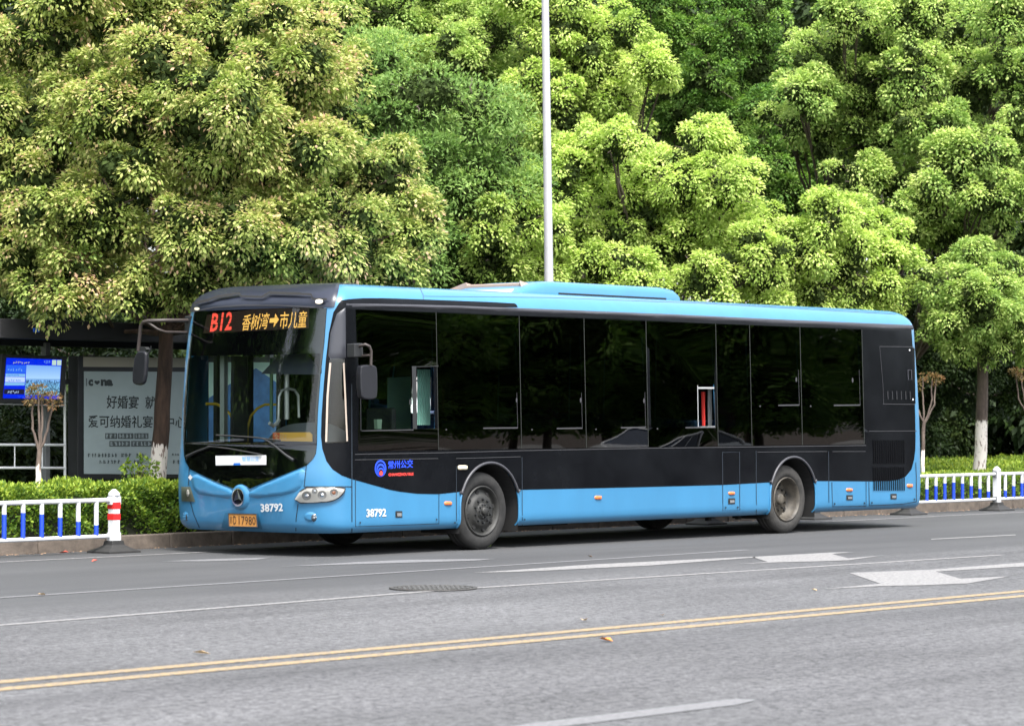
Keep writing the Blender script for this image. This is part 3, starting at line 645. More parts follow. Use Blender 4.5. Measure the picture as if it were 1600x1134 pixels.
mr = MB(); mr.tube([cast(553, 545)[0], pn(562, 541, .1), pn(571, 538), pn(577, 541), pn(580, 548), pn(579.5, 571)], .017, 8); mr.tube([cast(553, 556)[0], pn(566, 556, .1), pn(578, 555)], .014, 8); mr = mr.build('mirror_arm', ROD, BUS)
mb = MB(); mb.prism([pn(x, y, .1) for x, y in [(554, 537), (567, 536), (568, 557), (554, 558)]], (0, .12, 0)); mb.build('mirror_bracket', BLKM, mr, bevel=.008)
mb = MB(); mb.prism([pn(x, y) for x, y in smoothpoly([(563, 573), (569, 570), (586, 570), (590, 576), (590.5, 618), (586, 624), (570, 624), (564, 618)], 1)], (.02, .09, 0)); mb.build('mirror_housing', MATS['mirror_shell'], mr, bevel=.03)
# roof equipment
ry = .62
ax0, ax1 = P(806, 450, 1, ry).x, P(1063, 460, 1, ry).x; zt = P(950, 443, 1, ry).z
mb = MB()
secs = [(ax0, .0), (ax0 + .18, .45), (ax0 + .5, .88), (ax0 + .75, 1.), (ax1 - .35, 1.), (ax1 - .12, .93), (ax1 - .02, .62), (ax1, 0.)]
hh = zt - 3.03; vs = []; prof = [(0, 0), (.0, .55), (.03, .82), (.12, .97), (.25, 1.0)]
full = [(ry + a, b) for a, b in prof] + [(2.5 - ry - a, b) for a, b in prof[::-1]]
for x, s_ in secs:
    for y, b in full: vs.append((x, y, 3.03 + hh * b * s_))
nf = len(full); mb.add(vs, [(k * nf + j, k * nf + j + 1, (k + 1) * nf + j + 1, (k + 1) * nf + j) for k in range(len(secs) - 1) for j in range(nf - 1)], 0, True)
ac = mb.build('air_conditioner', BLUE, BUS, auto=50)
mb = MB(); mb.box((ax0 + .8, ry - .006, 3.035), (ax1 - .3, ry + .02, 3.035 + hh * .22)); mb.build('side_slot', DARK, ac)
mb = MB(); hx0, hx1 = P(738, 446, 1, 1.0).x, ax0 + .3
mb.add([(hx0, .75, 3.05), (hx1, .75, 3.05), (hx1, 1.75, 3.05), (hx0, 1.75, 3.05), (hx0 + .9, .8, 3.15), (hx1, .8, zt - .03), (hx1, 1.7, zt - .03), (hx0 + .9, 1.7, 3.15)], [(4, 5, 6, 7), (0, 1, 5, 4), (1, 2, 6, 5), (2, 3, 7, 6), (3, 0, 4, 7)]); mb.build('roof_fairing', mat('fairing_brown', (.30, .23, .19), .7), BUS, bevel=.02)
# ---- inside of the bus
mb = MB(); mb.box((-2.45, .1, .36), (-.5, 2.4, .40)); mb.box((-.5, .66, .36), (.7, 1.84, .40)); mb.box((.7, .1, .36), (5.58, 2.4, .40)); mb.box((5.58, .66, .36), (6.75, 1.84, .40)); mb.box((6.75, .1, .36), (9.0, 2.4, .40)); mb.box((-2.2, .12, 2.62), (9.0, 2.38, 2.66)); mb.box((-1.9, .03, 1.06), (9, .06, 1.38)); mb.box((-.5, .1, 1.05), (.7, .66, 1.08)); mb.box((-.5, 1.84, 1.05), (.7, 2.4, 1.08)); mb.box((5.58, .1, 1.05), (6.75, .66, 1.08)); mb.box((5.58, 1.84, 1.05), (6.75, 2.4, 1.08)); mb.box((4.5, 2.44, 1.06), (9, 2.47, 1.38)); mb.box((-.8, 2.44, 1.06), (3.06, 2.47, 1.38)); mb.box((8.0, .1, .4), (8.05, 2.4, 2.6))
mb.build('cabin_lining', DKIN, BUS)
mb = MB()
for a, b in zip(DIV, DIV[1:]):
    if a == -2.12: continue
    mb = MB(); mb.add([(a + .02, 2.497, 1.3), (b - .02, 2.497, 1.3), (b - .02, 2.46, 2.7), (a + .02, 2.46, 2.7)], [(0, 1, 2, 3)]); mb.build('window', GLASST, BUS)
mb = MB()
for x in (-1.95, -1.46, -.93): mb.box((x - .045, 2.40, .4), (x + .045, 2.47, 2.5))
mb.box((-2.02, 2.40, 2.35), (-.88, 2.47, 2.6)); dr = mb.build('door', BLKM, BUS)
mb = MB(); mb.box((-2.33, 1.93, .4), (-2.27, 2.0, 2.3)); mb.build('windscreen_post', mat('post_pale', (.30, .33, .31), .5), BUS)
ip = lambda x, y, yy=1.9: P(x, y, 1, yy)
mb = MB(); mb.tube([ip(322, 631, 2.1), ip(338, 631, 2.05), ip(350, 637, 2.), ip(360, 647), ip(367, 662), ip(371, 690)], .017, 8); mb.build('grab_rail', YEL, BUS)
mb = MB(); mb.tube([ip(431, 632, 1.7), ip(414, 632, 1.75), ip(402, 638, 1.8), ip(392, 650, 1.8), ip(387, 668, 1.8), ip(386, 690, 1.8)], .015, 8); mb.build('grab_rail', YEL, BUS)
mb = MB(); mb.tube([ip(435, 656, 1.1), ip(436, 620, 1.1), ip(440, 610, 1.1), ip(450, 607, 1.1), ip(460, 609, 1.1), ip(466, 618, 1.1), ip(467, 652, 1.1)], .016, 8); mb.tube([ip(448, 655, 1.2), ip(448, 560, 1.2)], .03, 8); mb.build('driver_rail', STEEL, BUS)
mb = MB(); mb.tube([ip(424, 660, 1.5), ip(424, 560, 1.5)], .02, 8); mb.build('grab_rail', mat('rail_green', (.06, .14, .08), .5), BUS)
mb = MB(); mb.prism([ip(x, y, 1.72) for x, y in [(366, 556), (387, 556), (387, 700), (364, 700)]], (0, .05, 0)); mb.build('cabin_pillar', BLKM, BUS)
mb = MB(); mb.prism([P(x, y, 0, -2.3) for x, y in [(408, 584), (425, 566), (440, 553), (480, 553), (494, 572), (496, 585)]], (.02, 0, 0)); mb.build('sun_visor', mat('visor_blue', (.035, .04, .06), .7), BUS)
mb = MB()                                                       # dashboard with its round binnacle
prof = []
for k in range(17):
    a = math.pi * k / 16; prof.append((-math.cos(a), math.sin(a)))
vs = []
for x, zz in ((-2.42, .0), (-2.25, .95), (-2.0, 1.), (-1.8, .6)):
    for c, s_ in prof: vs.append((x, .75 + .55 * c, 1.22 + .27 * s_ * zz))
mb.add(vs, [(k * 17 + j, k * 17 + j + 1, (k + 1) * 17 + j + 1, (k + 1) * 17 + j) for k in range(3) for j in range(16)], 0, True)
mb.box((-2.5, .2, 1.12), (-1.8, 2.1, 1.235)); mb.build('dashboard', mat('dash_grey', (.10, .11, .12), .7), BUS)
mb = MB(); mb.prism([P(x, y, 0, -2.52) for x, y in [(426, 675.5), (483.5, 675), (487.5, 679), (487.5, 689.8), (426, 688.5)]], (.01, 0, 0)); sg = mb.build('fare_sign', mat('sign_orange', (.95, .52, .10), .6), BUS)
decal('fare_sign_end', [(426.3, 676), (437, 675.8), (437, 688.2), (426.3, 688)], 0, mat('sign_red', (.7, .12, .05), .6), sg, target=lambda x, y: P(x, y, 0, -2.524), step=0)
text('fare_text', '全程2', [(428, 677.8), (448, 677.6), (448, 686.6), (428, 686.6)], 0, mat('sign_cream', (.85, .6, .3), .6), sg, lambda x, y: P(x, y, 0, -2.527))
mb = MB(); mb.tube([ip(421, 661, .9), ip(427, 665, .9), ip(433, 661, .9), ip(436, 655, .9)], .022, 8); mb.build('white_handle', WHITEL, BUS)
mb = MB(); mb.lathe([(.2, -.012), (.212, 0), (.2, .012), (.188, 0), (.2, -.012)], (-1.75, .7, 1.2), 'Z', 28); mb.tube([(-1.75, .7, 1.2), (-1.85, .7, .8)], .03, 8); mb.build('steering_wheel', BLKM, BUS)
def seat(x, y, c=DKIN, hd=1.35):
    mb = MB(); mb.box((x - .2, y - .21, .75), (x + .22, y + .21, .86)); mb.box((x + .2, y - .21, .8), (x + .29, y + .21, hd)); mb.box((x - .1, y - .05, .4), (x + .1, y + .05, .75)); mb.build('seat', c, BUS, bevel=.03)
seat(-1.25, .7, DKIN, 1.65)
SEATB = mat('seat_blue', (.03, .08, .2), .6)
for i in range(9):
    for y in (.35, .8, 1.75, 2.2):
        if (y > 1.5 and i in (3, 4)) or (y in (.35, 2.2) and i in (6, 7)): continue
        seat(.9 + .78 * i, y, SEATB, 1.5)
mb = MB()
for i in range(14):
    a, b = 652 + i * 1.45, 652 + (i + 1) * 1.45; o = .02 * (i % 2); mb.add([P(a, 577, 1, .3 + o), P(b, 577, 1, .32 - o), P(b, 664, 1, .32 - o), P(a, 664, 1, .3 + o)], [(0, 1, 2, 3)])
mb.build('driver_curtain', mat('curtain_aqua', (.30, .55, .48), .8), BUS)
mb = MB(); mb.prism([P(x, y, 1, .95) for x, y in [(607, 590), (642, 588), (642, 680), (607, 682)]], (0, .02, 0)); mb.build('driver_partition', mat('partition_green', (.13, .22, .19), .6), BUS)
mb = MB(); mb.prism([P(x, y, 1, .5) for x, y in [(589, 655), (597, 655), (596, 670), (590, 670)]], (0, .05, 0)); mb.build('cup', mat('cup_pale', (.4, .5, .38), .5), BUS)
mb = MB(); mb.prism([P(x, y, 1, .2) for x, y in [(1098.5, 612), (1101.5, 612), (1102, 665), (1100, 665)]], (0, .03, 0)); mb.build('red_post', LOGOR, BUS)
mb = MB(); mb.prism([P(x, y, 1, .2) for x, y in [(1108.5, 608), (1112, 608), (1112.5, 665), (1109, 665)]], (0, .03, 0)); mb.build('white_post', WHITEL, BUS)

# ================================================================== THE GROUND
YK = 3.2                                                     # kerb face
def sheet(name, x0, x1, y0, y1, z, m, nx=1, ny=1):
    mb = MB(); vs = [(x0 + (x1 - x0) * i / nx, y0 + (y1 - y0) * j / ny, z) for j in range(ny + 1) for i in range(nx + 1)]
    mb.add(vs, [(j * (nx + 1) + i, j * (nx + 1) + i + 1, (j + 1) * (nx + 1) + i + 1, (j + 1) * (nx + 1) + i) for j in range(ny) for i in range(nx)])
    return tag(mb.build(name, m), kind='structure')
sheet('ground', -400, 600, -400, 600, -.03, SOIL)
sheet('road', -150, 250, -24, YK + .02, 0, ASPH)
sheet('verge', -150, 250, YK + .14, 60, .10, LAWN)
sheet('pavement', -150, 250, -60, -24.2, .12, PAVE)
def kerbrow(y0, y1):
    mb = MB(); rnd = random.Random(5); x = -40.
    while x < 60:
        mb.box((x + .006, y0 + rnd.uniform(0, .006), -.02), (x + .994, y1, .165 + rnd.uniform(-.004, .004))); x += 1.0
    mb.box((-150, y0 + .01, -.02), (-40, y1, .165)); mb.box((60, y0 + .01, -.02), (250, y1, .165))
    o = mb.build('kerb', KERB); b = o.modifiers.new('bevel', 'BEVEL'); b.width = .012; b.segments = 2; return tag(o, kind='structure')
kerbrow(YK, YK + .15); kerbrow(-24.2, -24.05)
def gpoly(name, poly, m, z=.004):
    bm = flat2d(poly, (), 0)
    for v in bm.verts: v.co = G(v.co.x, v.co.y, 0); v.co.z = z
    bm.normal_update()
    for f in bm.faces:
        if f.normal.z < 0: f.normal_flip()
    return tag(bm_obj(bm, name, m, None, False), kind='structure')
def gstrip(name, x0, x1, y0, wd, m, z=.004, n=1):
    mb = MB(); mb.add([(x0, y0 - wd / 2, z), (x1, y0 - wd / 2, z), (x1, y0 + wd / 2, z), (x0, y0 + wd / 2, z)], [(0, 1, 2, 3)]); return tag(mb.build(name, m), kind='structure')
gstrip('yellow_line', -150, 250, -8.82, .15, MARKY); gstrip('yellow_line', -150, 250, -9.18, .15, MARKY)
gstrip('edge_line', -150, 250, 2.02, .10, MARKW)
pa, pb_, pc_, pd_ = G(-300, 1000.5), G(672, 923.5), G(742, 918.5), G(1565, 867)
for nm, a, b in (('lane_line', pa, pb_), ('lane_line', pc_, pd_)):
    mb = MB(); mb.add([(a.x, a.y - .055, .004), (b.x, b.y - .055, .004), (b.x, b.y + .055, .004), (a.x, a.y + .055, .004)], [(0, 1, 2, 3)]); tag(mb.build(nm, MARKW), kind='structure')
a, b = G(-300, 953), G(1168, 859)
mb = MB(); mb.add([(a.x, a.y - .05, .004), (b.x, b.y - .05, .004), (b.x, b.y + .05, .004), (a.x, a.y + .05, .004)], [(0, 1, 2, 3)]); tag(mb.build('lane_line', MARKF), kind='structure')
gpoly('lane_arrow', [(1175, 870), (1300, 863), (1335, 862.3), (1300, 865.5), (1325, 872.3), (1382, 867.3), (1325, 875.3), (1280, 877), (1215, 878.5), (1145, 881.7), (1200, 878)], MARKW)
gpoly('lane_arrow', [(1327, 895), (1455, 890), (1700, 871), (1700, 879), (1462, 893), (1500, 904), (1577, 900.5), (1512, 911.5), (1440, 914.5), (1380, 915.5), (1283, 920.5), (1376, 912)], MARKW)
gpoly('lane_arrow', [(740, 894.6), (800, 890.8), (900, 883.5), (930, 881.5), (1180, 869.5), (1180, 871), (1015, 883.5), (930, 887.5), (860, 891), (800, 893.6)], MARKW)
gpoly('worn_marking', [(435, 885.5), (560, 878), (640, 874.5), (775, 873), (740, 876), (620, 879.5), (520, 882.5)], MARKF)
gpoly('worn_marking', [(250, 877), (330, 873.5), (425, 871), (400, 874.5), (320, 877)], MARKF)
gpoly('lane_dash', [(1455, 841.8), (1587, 835), (1587, 836.3), (1455, 843)], MARKW)
gpoly('lane_dash', [(700, 1153), (825, 1131), (1150, 1091.5), (1182, 1094), (1150, 1101.5), (865, 1137), (760, 1155)], MARKF)
# manhole cover
mc = G(677, 919.5); mh = thing('manhole_cover', 'round iron manhole cover lying in the white lane line in front of the bus', 'manhole cover', tuple(mc))
IRON = mat('cast_iron', (.06, .058, .055), .7, metal=.3, noise=.3, nscale=30)
mb = MB(); mb.lathe([(.40, .006), (.40, .014), (.36, .014), (.36, .007)], mc, 'Z', 40); mb.build('frame', IRON, mh)
mb = MB(); mb.lathe([(.355, .006), (.0, .008)], mc, 'Z', 40)
for i in range(-5, 6):
    h_ = math.sqrt(.34 ** 2 - (i * .062) ** 2)
    for j in range(-5, 6):
        if abs(j * .062) < h_ - .03: mb.box((mc.x + i * .062 - .018, mc.y + j * .062 - .018, .008), (mc.x + i * .062 + .018, mc.y + j * .062 + .018, .016))
mb.build('lid', mat('worn_lid', (.085, .084, .082), .7, noise=.3, nscale=20), mh)
# fallen leaves on the road
rnd = random.Random(3)
for (x, y, s_, c, lab) in [(947, 1002, 1.4, 'leaf_orange', 'curled orange leaf lying on the road just below the yellow lines'), (65, 930.5, 1., 'leaf_tan', 'tan leaf on the faint lane line at the left edge of the road'), (315, 1022.5, 1.2, 'leaf_tan', 'pale leaf above the yellow lines left of the bus front'),
                           (913, 971, 1.2, 'leaf_tan', 'pale leaf above the yellow lines below the middle of the bus'), (1035, 963, .9, 'leaf_tan', 'small pale leaf touching the upper yellow line right of the other pale leaf'), (765, 857.5, 1.2, 'leaf_green', 'bright green leaf stuck under the near front tyre'),
                           (148, 877.5, 1., 'leaf_red', 'reddish leaf on the road at the foot of the red banded post'), (100, 864.5, 1.3, 'leaf_red', 'dark red leaf by the kerb left of the red banded post'), (922, 870.5, .8, 'leaf_brown', 'small brown leaf lying in front of the bus side shadow'), (1272, 923, .8, 'leaf_tan', 'tiny pale leaf between the big lane arrow and the yellow lines')]:
    cols = {'leaf_orange': (.75, .25, .05), 'leaf_tan': (.6, .42, .22), 'leaf_green': (.3, .5, .05), 'leaf_red': (.5, .08, .05), 'leaf_brown': (.1, .06, .03)}
    g = G(x, y); l = .05 * s_; a = rnd.uniform(0, 6); u = Vector((math.cos(a), math.sin(a), 0)); v = Vector((-u.y, u.x, 0)); z_ = .008 if c != 'leaf_green' else .03
    mb = MB(); pts = [g + Vector((0, 0, z_)) - u * l, g + v * l * .5 + Vector((0, 0, z_ + .02 * s_)), g + u * l + Vector((0, 0, z_ + .012)), g - v * l * .5 + Vector((0, 0, z_ + .015 * s_)), g + Vector((0, 0, z_ + .002))]
    mb.add(pts, [(0, 4, 1), (1, 4, 2), (2, 4, 3), (3, 4, 0)]); tag(mb.build('fallen_leaf', mat(c, cols[c], .7)), lab, 'leaf', 'fallen leaves on the road')
# crumbs of dry litter along the kerb foot: nobody could count them
mb = MB(); rnd = random.Random(11)
for i in range(900):
    x = rnd.uniform(-6, 19); y = YK - abs(rnd.gauss(0, .10)) - .01; l = rnd.uniform(.006, .022); a = rnd.uniform(0, 6.3); u = Vector((math.cos(a), math.sin(a), .2)) * l; v = Vector((-u.y, u.x, .3 * l)) * .6
    g = Vector((x, y, .008)); mb.add([g - u, g + v, g + u, g - v], [(0, 1, 2), (0, 2, 3)])
tag(mb.build('leaf_litter', mat('litter', (.38, .24, .14), .8, noise=.5, nscale=15)), 'dry brown litter collected along the foot of the kerb', 'litter', kind='stuff')

# ================================================================== GUARD RAILS
YR = 2.74; PX = [-3.28, 7.86, 10.49, 13.10, 15.72, 18.34]
HBL = [.31, .5, .62, .72, .75, .69, .57, .43, .3]
def post(x, z1=.70):
    p = thing('railing_post', 'white post', 'post', (x, YR, 0), 'white posts of the roadside railing')
    mb = MB(); mb.box((x - .05, YR - .05, .12), (x + .05, YR + .05, z1 - .03)); mb.build('shaft', WHITE, p, bevel=.008)
    mb = MB(); mb.lathe([(.066, z1 - .045), (.066, z1 - .025), (.05, z1 - .005), (.02, z1 + .022), (0, z1 + .025)], (x, YR, 0), 'Z', 16); mb.build('cap', WHITE, p)
    mb = MB(); n = 4; R0 = [(.235, .0), (.235, .022), (.15, .055), (.095, .09), (.085, .14)]; vs = [(x + sx * r_, YR + sy * r_ * .85, z) for r_, z in R0 for sx, sy in ((-1, -1), (1, -1), (1, 1), (-1, 1))]
    mb.add(vs, [(k * 4 + j, k * 4 + (j + 1) % 4, (k + 1) * 4 + (j + 1) % 4, (k + 1) * 4 + j) for k in range(4) for j in range(4)] + [(16, 17, 18, 19)]); mb.build('rubber_foot', RUBBER, p, bevel=.006)
    for z in (.19, .60):
        mb = MB(); mb.box((x - .075, YR - .035, z - .05), (x - .048, YR + .035, z + .04)); mb.build('clamp', GRYM if x > 0 else WHITE, p); mb = MB(); mb.box((x + .048, YR - .035, z - .05), (x + .075, YR + .035, z + .04)); mb.build('clamp', WHITE, p)
    return p
def panel(x0, x1, label):
    p = thing('roadside_railing', label, 'railing', ((x0 + x1) / 2, YR, 0), 'railing panels between the posts')
    for z, r_ in ((.60, .026), (.19, .024)):
        mb = MB(); mb.tube([(x0 + .06, YR, z), (x1 - .06, YR, z)], r_, 10); mb.build('rail', WHITE, p)
    n = 9; sp = (x1 - x0) / (n + 1)
    for k in range(n):
        x = x0 + sp * (k + 1); zb = .21 + HBL[k] * .37
        mb = MB(); mb.tube([(x, YR, .21), (x, YR, zb)], .027, 10, 0); mb.tube([(x, YR, zb), (x, YR, .58)], .0272, 10, 1); mb.build('bar', [FBLUE, WHITE], p)
    return p
labs = ['white post with two red bands ending the left railing on a black rubber foot', 'white railing post hidden behind the bus between its wheels, only its black rubber foot showing', 'railing post behind the rear wheel, its black foot showing right of the tyre', 'railing post behind the rear corner of the bus with its black foot showing', 'white post of the right railing standing clear of the bus below the lime washed trunk', 'white railing post just beyond the right edge of the view']
for i, x in enumerate(PX):
    p = post(x); p['label'] = labs[i]
    if i == 0:
        for za, zb in ((.375, .445), (.50, .575)):
            mb = MB(); mb.box((x - .053, YR - .053, za), (x + .053, YR + .053, zb)); mb.build('red_band', FRED, p)
panel(-5.92, -3.28, 'blue and white railing panel left of the bus beside the red banded post')
for a, b, l in ((7.86, 10.49, 'railing panel wholly behind the bus rear wheel'), (10.49, 13.10, 'railing panel behind the tail of the bus'), (13.10, 15.72, 'blue and white railing panel just right of the bus tail'), (15.72, 18.34, 'blue and white railing panel at the right edge beyond the clear post')): panel(a, b, l)
post(-5.92)['label'] = 'white post beyond the left edge of the view'

# ================================================================== LEAVES
def unit(a): return a / (np.linalg.norm(a, axis=-1, keepdims=True) + 1e-9)
def leafmesh(name, pos, axis, nor, L_, W_, tint, m, parent=None, curl=.18):
    n = len(pos); a = unit(axis); b = unit(np.cross(a, nor)); nn = np.cross(b, a)
    L_ = L_[:, None]; W_ = W_[:, None]
    v = np.empty((n, 4, 3), np.float32)
    v[:, 0] = pos; v[:, 1] = pos + a * L_ * .45 + b * W_ * .5 - nn * W_ * .12; v[:, 2] = pos + a * L_ - nn * L_ * curl; v[:, 3] = pos + a * L_ * .45 - b * W_ * .5 - nn * W_ * .12
    me = bpy.data.meshes.new(name); me.vertices.add(n * 4); me.vertices.foreach_set('co', v.reshape(-1))
    me.loops.add(n * 6); idx = (np.arange(n)[:, None] * 4 + np.array([0, 1, 2, 0, 2, 3])[None]).astype(np.int32).reshape(-1); me.loops.foreach_set('vertex_index', idx)
    me.polygons.add(n * 2); me.polygons.foreach_set('loop_start', np.arange(0, n * 6, 3, dtype=np.int32))
    me.update(calc_edges=True)
    at = me.attributes.new('tint', 'FLOAT', 'POINT'); at.data.foreach_set('value', np.repeat(tint, 4).astype(np.float32))
    me.materials.append(m); o = link(bpy.data.objects.new(name, me)); setparent(o, parent); return o
VHn = np.array(VH)
def crown(name, blobs, m, parent, seed, cr=.38, cl=1.5, per=110, L=.11, W=.045, droop=.5, spread=.5, young=.35, cull=.6, sq=.85, squash_clump=.8, core=.5, knobs=5):
    rs = np.random.RandomState(seed); cs = []; ds = []
    if knobs:
        nb = []
        for c, Rb in blobs:
            c = np.array(c); nb.append((tuple(c), Rb * rs.uniform(.74, .92)))
            for _ in range(knobs):
                d = unit(rs.normal(size=3) + np.array([0, 0, .35]) - VHn * .35); nb.append((tuple(c + d * Rb * rs.uniform(.6, .95)), Rb * rs.uniform(.22, .42)))
        blobs = nb
    # added dark leaves inside every lobe block light and paint its inner shade
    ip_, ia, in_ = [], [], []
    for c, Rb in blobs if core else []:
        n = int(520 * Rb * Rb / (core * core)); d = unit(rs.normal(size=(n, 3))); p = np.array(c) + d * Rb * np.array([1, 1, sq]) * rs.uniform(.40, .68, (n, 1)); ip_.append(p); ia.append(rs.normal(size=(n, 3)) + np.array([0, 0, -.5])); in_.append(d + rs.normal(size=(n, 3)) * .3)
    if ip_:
        ip_ = np.concatenate(ip_); k = len(ip_); leafmesh('shade_core_leaves', ip_, np.concatenate(ia), np.concatenate(in_), np.full(k, core * .2), np.full(k, core * .12), rs.rand(k), INNER_SHADE, parent)
    for i, (c, Rb) in enumerate(blobs):
        n = max(4, int(4 * Rb * Rb / (cr * cr) * cl)); d = unit(rs.normal(size=(n, 3))); w1, w2, w3 = rs.normal(size=(3, 3)); lump = 1 + .17 * np.sin(3.2 * d @ unit(w1) + w1[0] * 9) + .13 * np.sin(5.5 * d @ unit(w2) + w2[0] * 9) + .10 * np.sin(9 * d @ unit(w3) + w3[0] * 9)
        p = np.array(c) + d * np.array([1, 1, sq]) * (Rb * rs.uniform(.66, 1.04, n) * lump)[:, None]; ok = np.ones(n, bool)
        for j, (c2, R2) in enumerate(blobs):
            if j != i: ok &= np.linalg.norm((p - np.array(c2)) / np.array([1, 1, sq]), axis=1) > R2 * .78
        ok &= ~((d @ VHn > .3) & (rs.rand(n) < cull)); cs.append(p[ok]); ds.append(d[ok])
    C_ = np.concatenate(cs); D_ = np.concatenate(ds); n = len(C_); cri = cr * rs.uniform(.65, 1.35, n); k = np.maximum(8, (per * (cri / cr) ** 2).astype(int)); ci = np.repeat(np.arange(n), k); N = len(ci)
    e = unit(rs.normal(size=(N, 3)) + D_[ci] * .7 + np.array([0, 0, .9])); rad = rs.uniform(.3, 1, N) ** .45
    pos = C_[ci] + e * (cri[ci] * rad)[:, None] * np.array([1, 1, squash_clump])
    ax = e * .7 + D_[ci] * .2 + np.array([0, 0, -droop]) + rs.normal(size=(N, 3)) * spread * .5
    no = e * 1.2 + np.array([0, 0, .5]) + rs.normal(size=(N, 3)) * .3
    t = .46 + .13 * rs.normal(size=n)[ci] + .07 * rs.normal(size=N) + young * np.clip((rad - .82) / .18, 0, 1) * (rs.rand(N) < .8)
    s_ = rs.uniform(.7, 1.25, N)
    return leafmesh(name, pos, ax, no, L * s_, W * s_, np.clip(t, 0, 1), m, parent)
INNER_SHADE = leaf_mat('inner_shade_leaf', [(0, (.020, .034, .008)), (1, (.042, .064, .014))], .12, .9)  # inner crown shade put into the colour of the core leaves
CAMPH = leaf_mat('camphor_leaf', [(0, (.08, .135, .028)), (.35, (.20, .268, .062)), (.62, (.345, .395, .118)), (.86, (.47, .455, .18)), (1, (.54, .36, .23))], .36)
LIGHT = leaf_mat('fresh_leaf', [(0, (.15, .23, .05)), (.4, (.325, .44, .105)), (.75, (.48, .58, .17)), (1, (.60, .65, .24))], .42)
MID = leaf_mat('mid_leaf', [(0, (.10, .18, .045)), (.4, (.235, .345, .09)), (.75, (.39, .49, .145)), (1, (.50, .57, .20))], .4)
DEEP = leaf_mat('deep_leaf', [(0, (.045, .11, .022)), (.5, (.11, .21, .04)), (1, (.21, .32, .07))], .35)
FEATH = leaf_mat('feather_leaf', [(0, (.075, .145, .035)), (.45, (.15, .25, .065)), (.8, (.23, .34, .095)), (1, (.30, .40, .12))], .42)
DEEP2 = leaf_mat('painted_shade_leaf', [(0, (.006, .014, .004)), (.5, (.013, .028, .006)), (1, (.03, .05, .011))], .12)  # near-black colour paints the deep shade of wood and undergrowth
HEDGEM = leaf_mat('hedge_leaf', [(0, (.03, .075, .011)), (.4, (.095, .17, .024)), (.75, (.26, .35, .047)), (1, (.38, .43, .075))], .3, .5)
def barkmat(name, src, h):
    """bark with a lime-washed foot up to height h"""
    m = MATS[src].copy(); m.name = name; t = m.node_tree; b = t.nodes['Principled BSDF']; N = t.nodes.new; Lk = t.links.new
    old = b.inputs['Base Color'].links[0].from_socket
    tc = N('ShaderNodeTexCoord'); sx = N('ShaderNodeSeparateXYZ'); Lk(tc.outputs['Object'], sx.inputs[0])
    mp = N('ShaderNodeMapping'); mp.inputs['Scale'].default_value = (1, 1, .12); Lk(tc.outputs['Object'], mp.inputs[0])
    n = N('ShaderNodeTexNoise'); n.inputs['Scale'].default_value = 45; n.inputs['Detail'].default_value = 4; Lk(mp.outputs[0], n.inputs[0])
    a = N('ShaderNodeMath'); a.operation = 'MULTIPLY_ADD'; a.inputs[1].default_value = .28; Lk(n.outputs[0], a.inputs[0]); Lk(sx.outputs[2], a.inputs[2])
    mr = N('ShaderNodeMapRange'); mr.inputs[1].default_value = h + .13; mr.inputs[2].default_value = h + .15; Lk(a.outputs[0], mr.inputs[0])
    n2 = N('ShaderNodeTexNoise'); n2.inputs['Scale'].default_value = 30; n2.inputs['Detail'].default_value = 5
    mp2 = N('ShaderNodeMapping'); mp2.inputs['Scale'].default_value = (1, 1, .3); Lk(tc.outputs['Object'], mp2.inputs[0]); Lk(mp2.outputs[0], n2.inputs[0])
    r = N('ShaderNodeValToRGB'); r.color_ramp.elements[0].position = .38; r.color_ramp.elements[0].color = (.25, .18, .15, 1); r.color_ramp.elements[1].position = .45; r.color_ramp.elements[1].color = (.78, .71, .65, 1); Lk(n2.outputs[0], r.inputs[0])
    x = N('ShaderNodeMix'); x.data_type = 'RGBA'; Lk(mr.outputs[0], x.inputs[0]); Lk(r.outputs[0], x.inputs[6]); Lk(old, x.inputs[7]); Lk(x.outputs[2], b.inputs['Base Color']); return m
def wob(pts, rs, r0, r1, amp=.04, sub=5):
    """a bent tapering limb through the given points"""
    o = []; q = []
    for a, b in zip(pts, pts[1:]):
        for k in range(sub):
            o.append(Vector(a).lerp(Vector(b), k / sub))
    o.append(Vector(pts[-1])); n = len(o)
    for k in range(1, n - 1): o[k] = o[k] + Vector((rs.uniform(-amp, amp), rs.uniform(-amp, amp), rs.uniform(-amp, amp) * .5))
    return o, [(r0 + (r1 - r0) * (k / (n - 1)) ** .8) for k in range(n)]
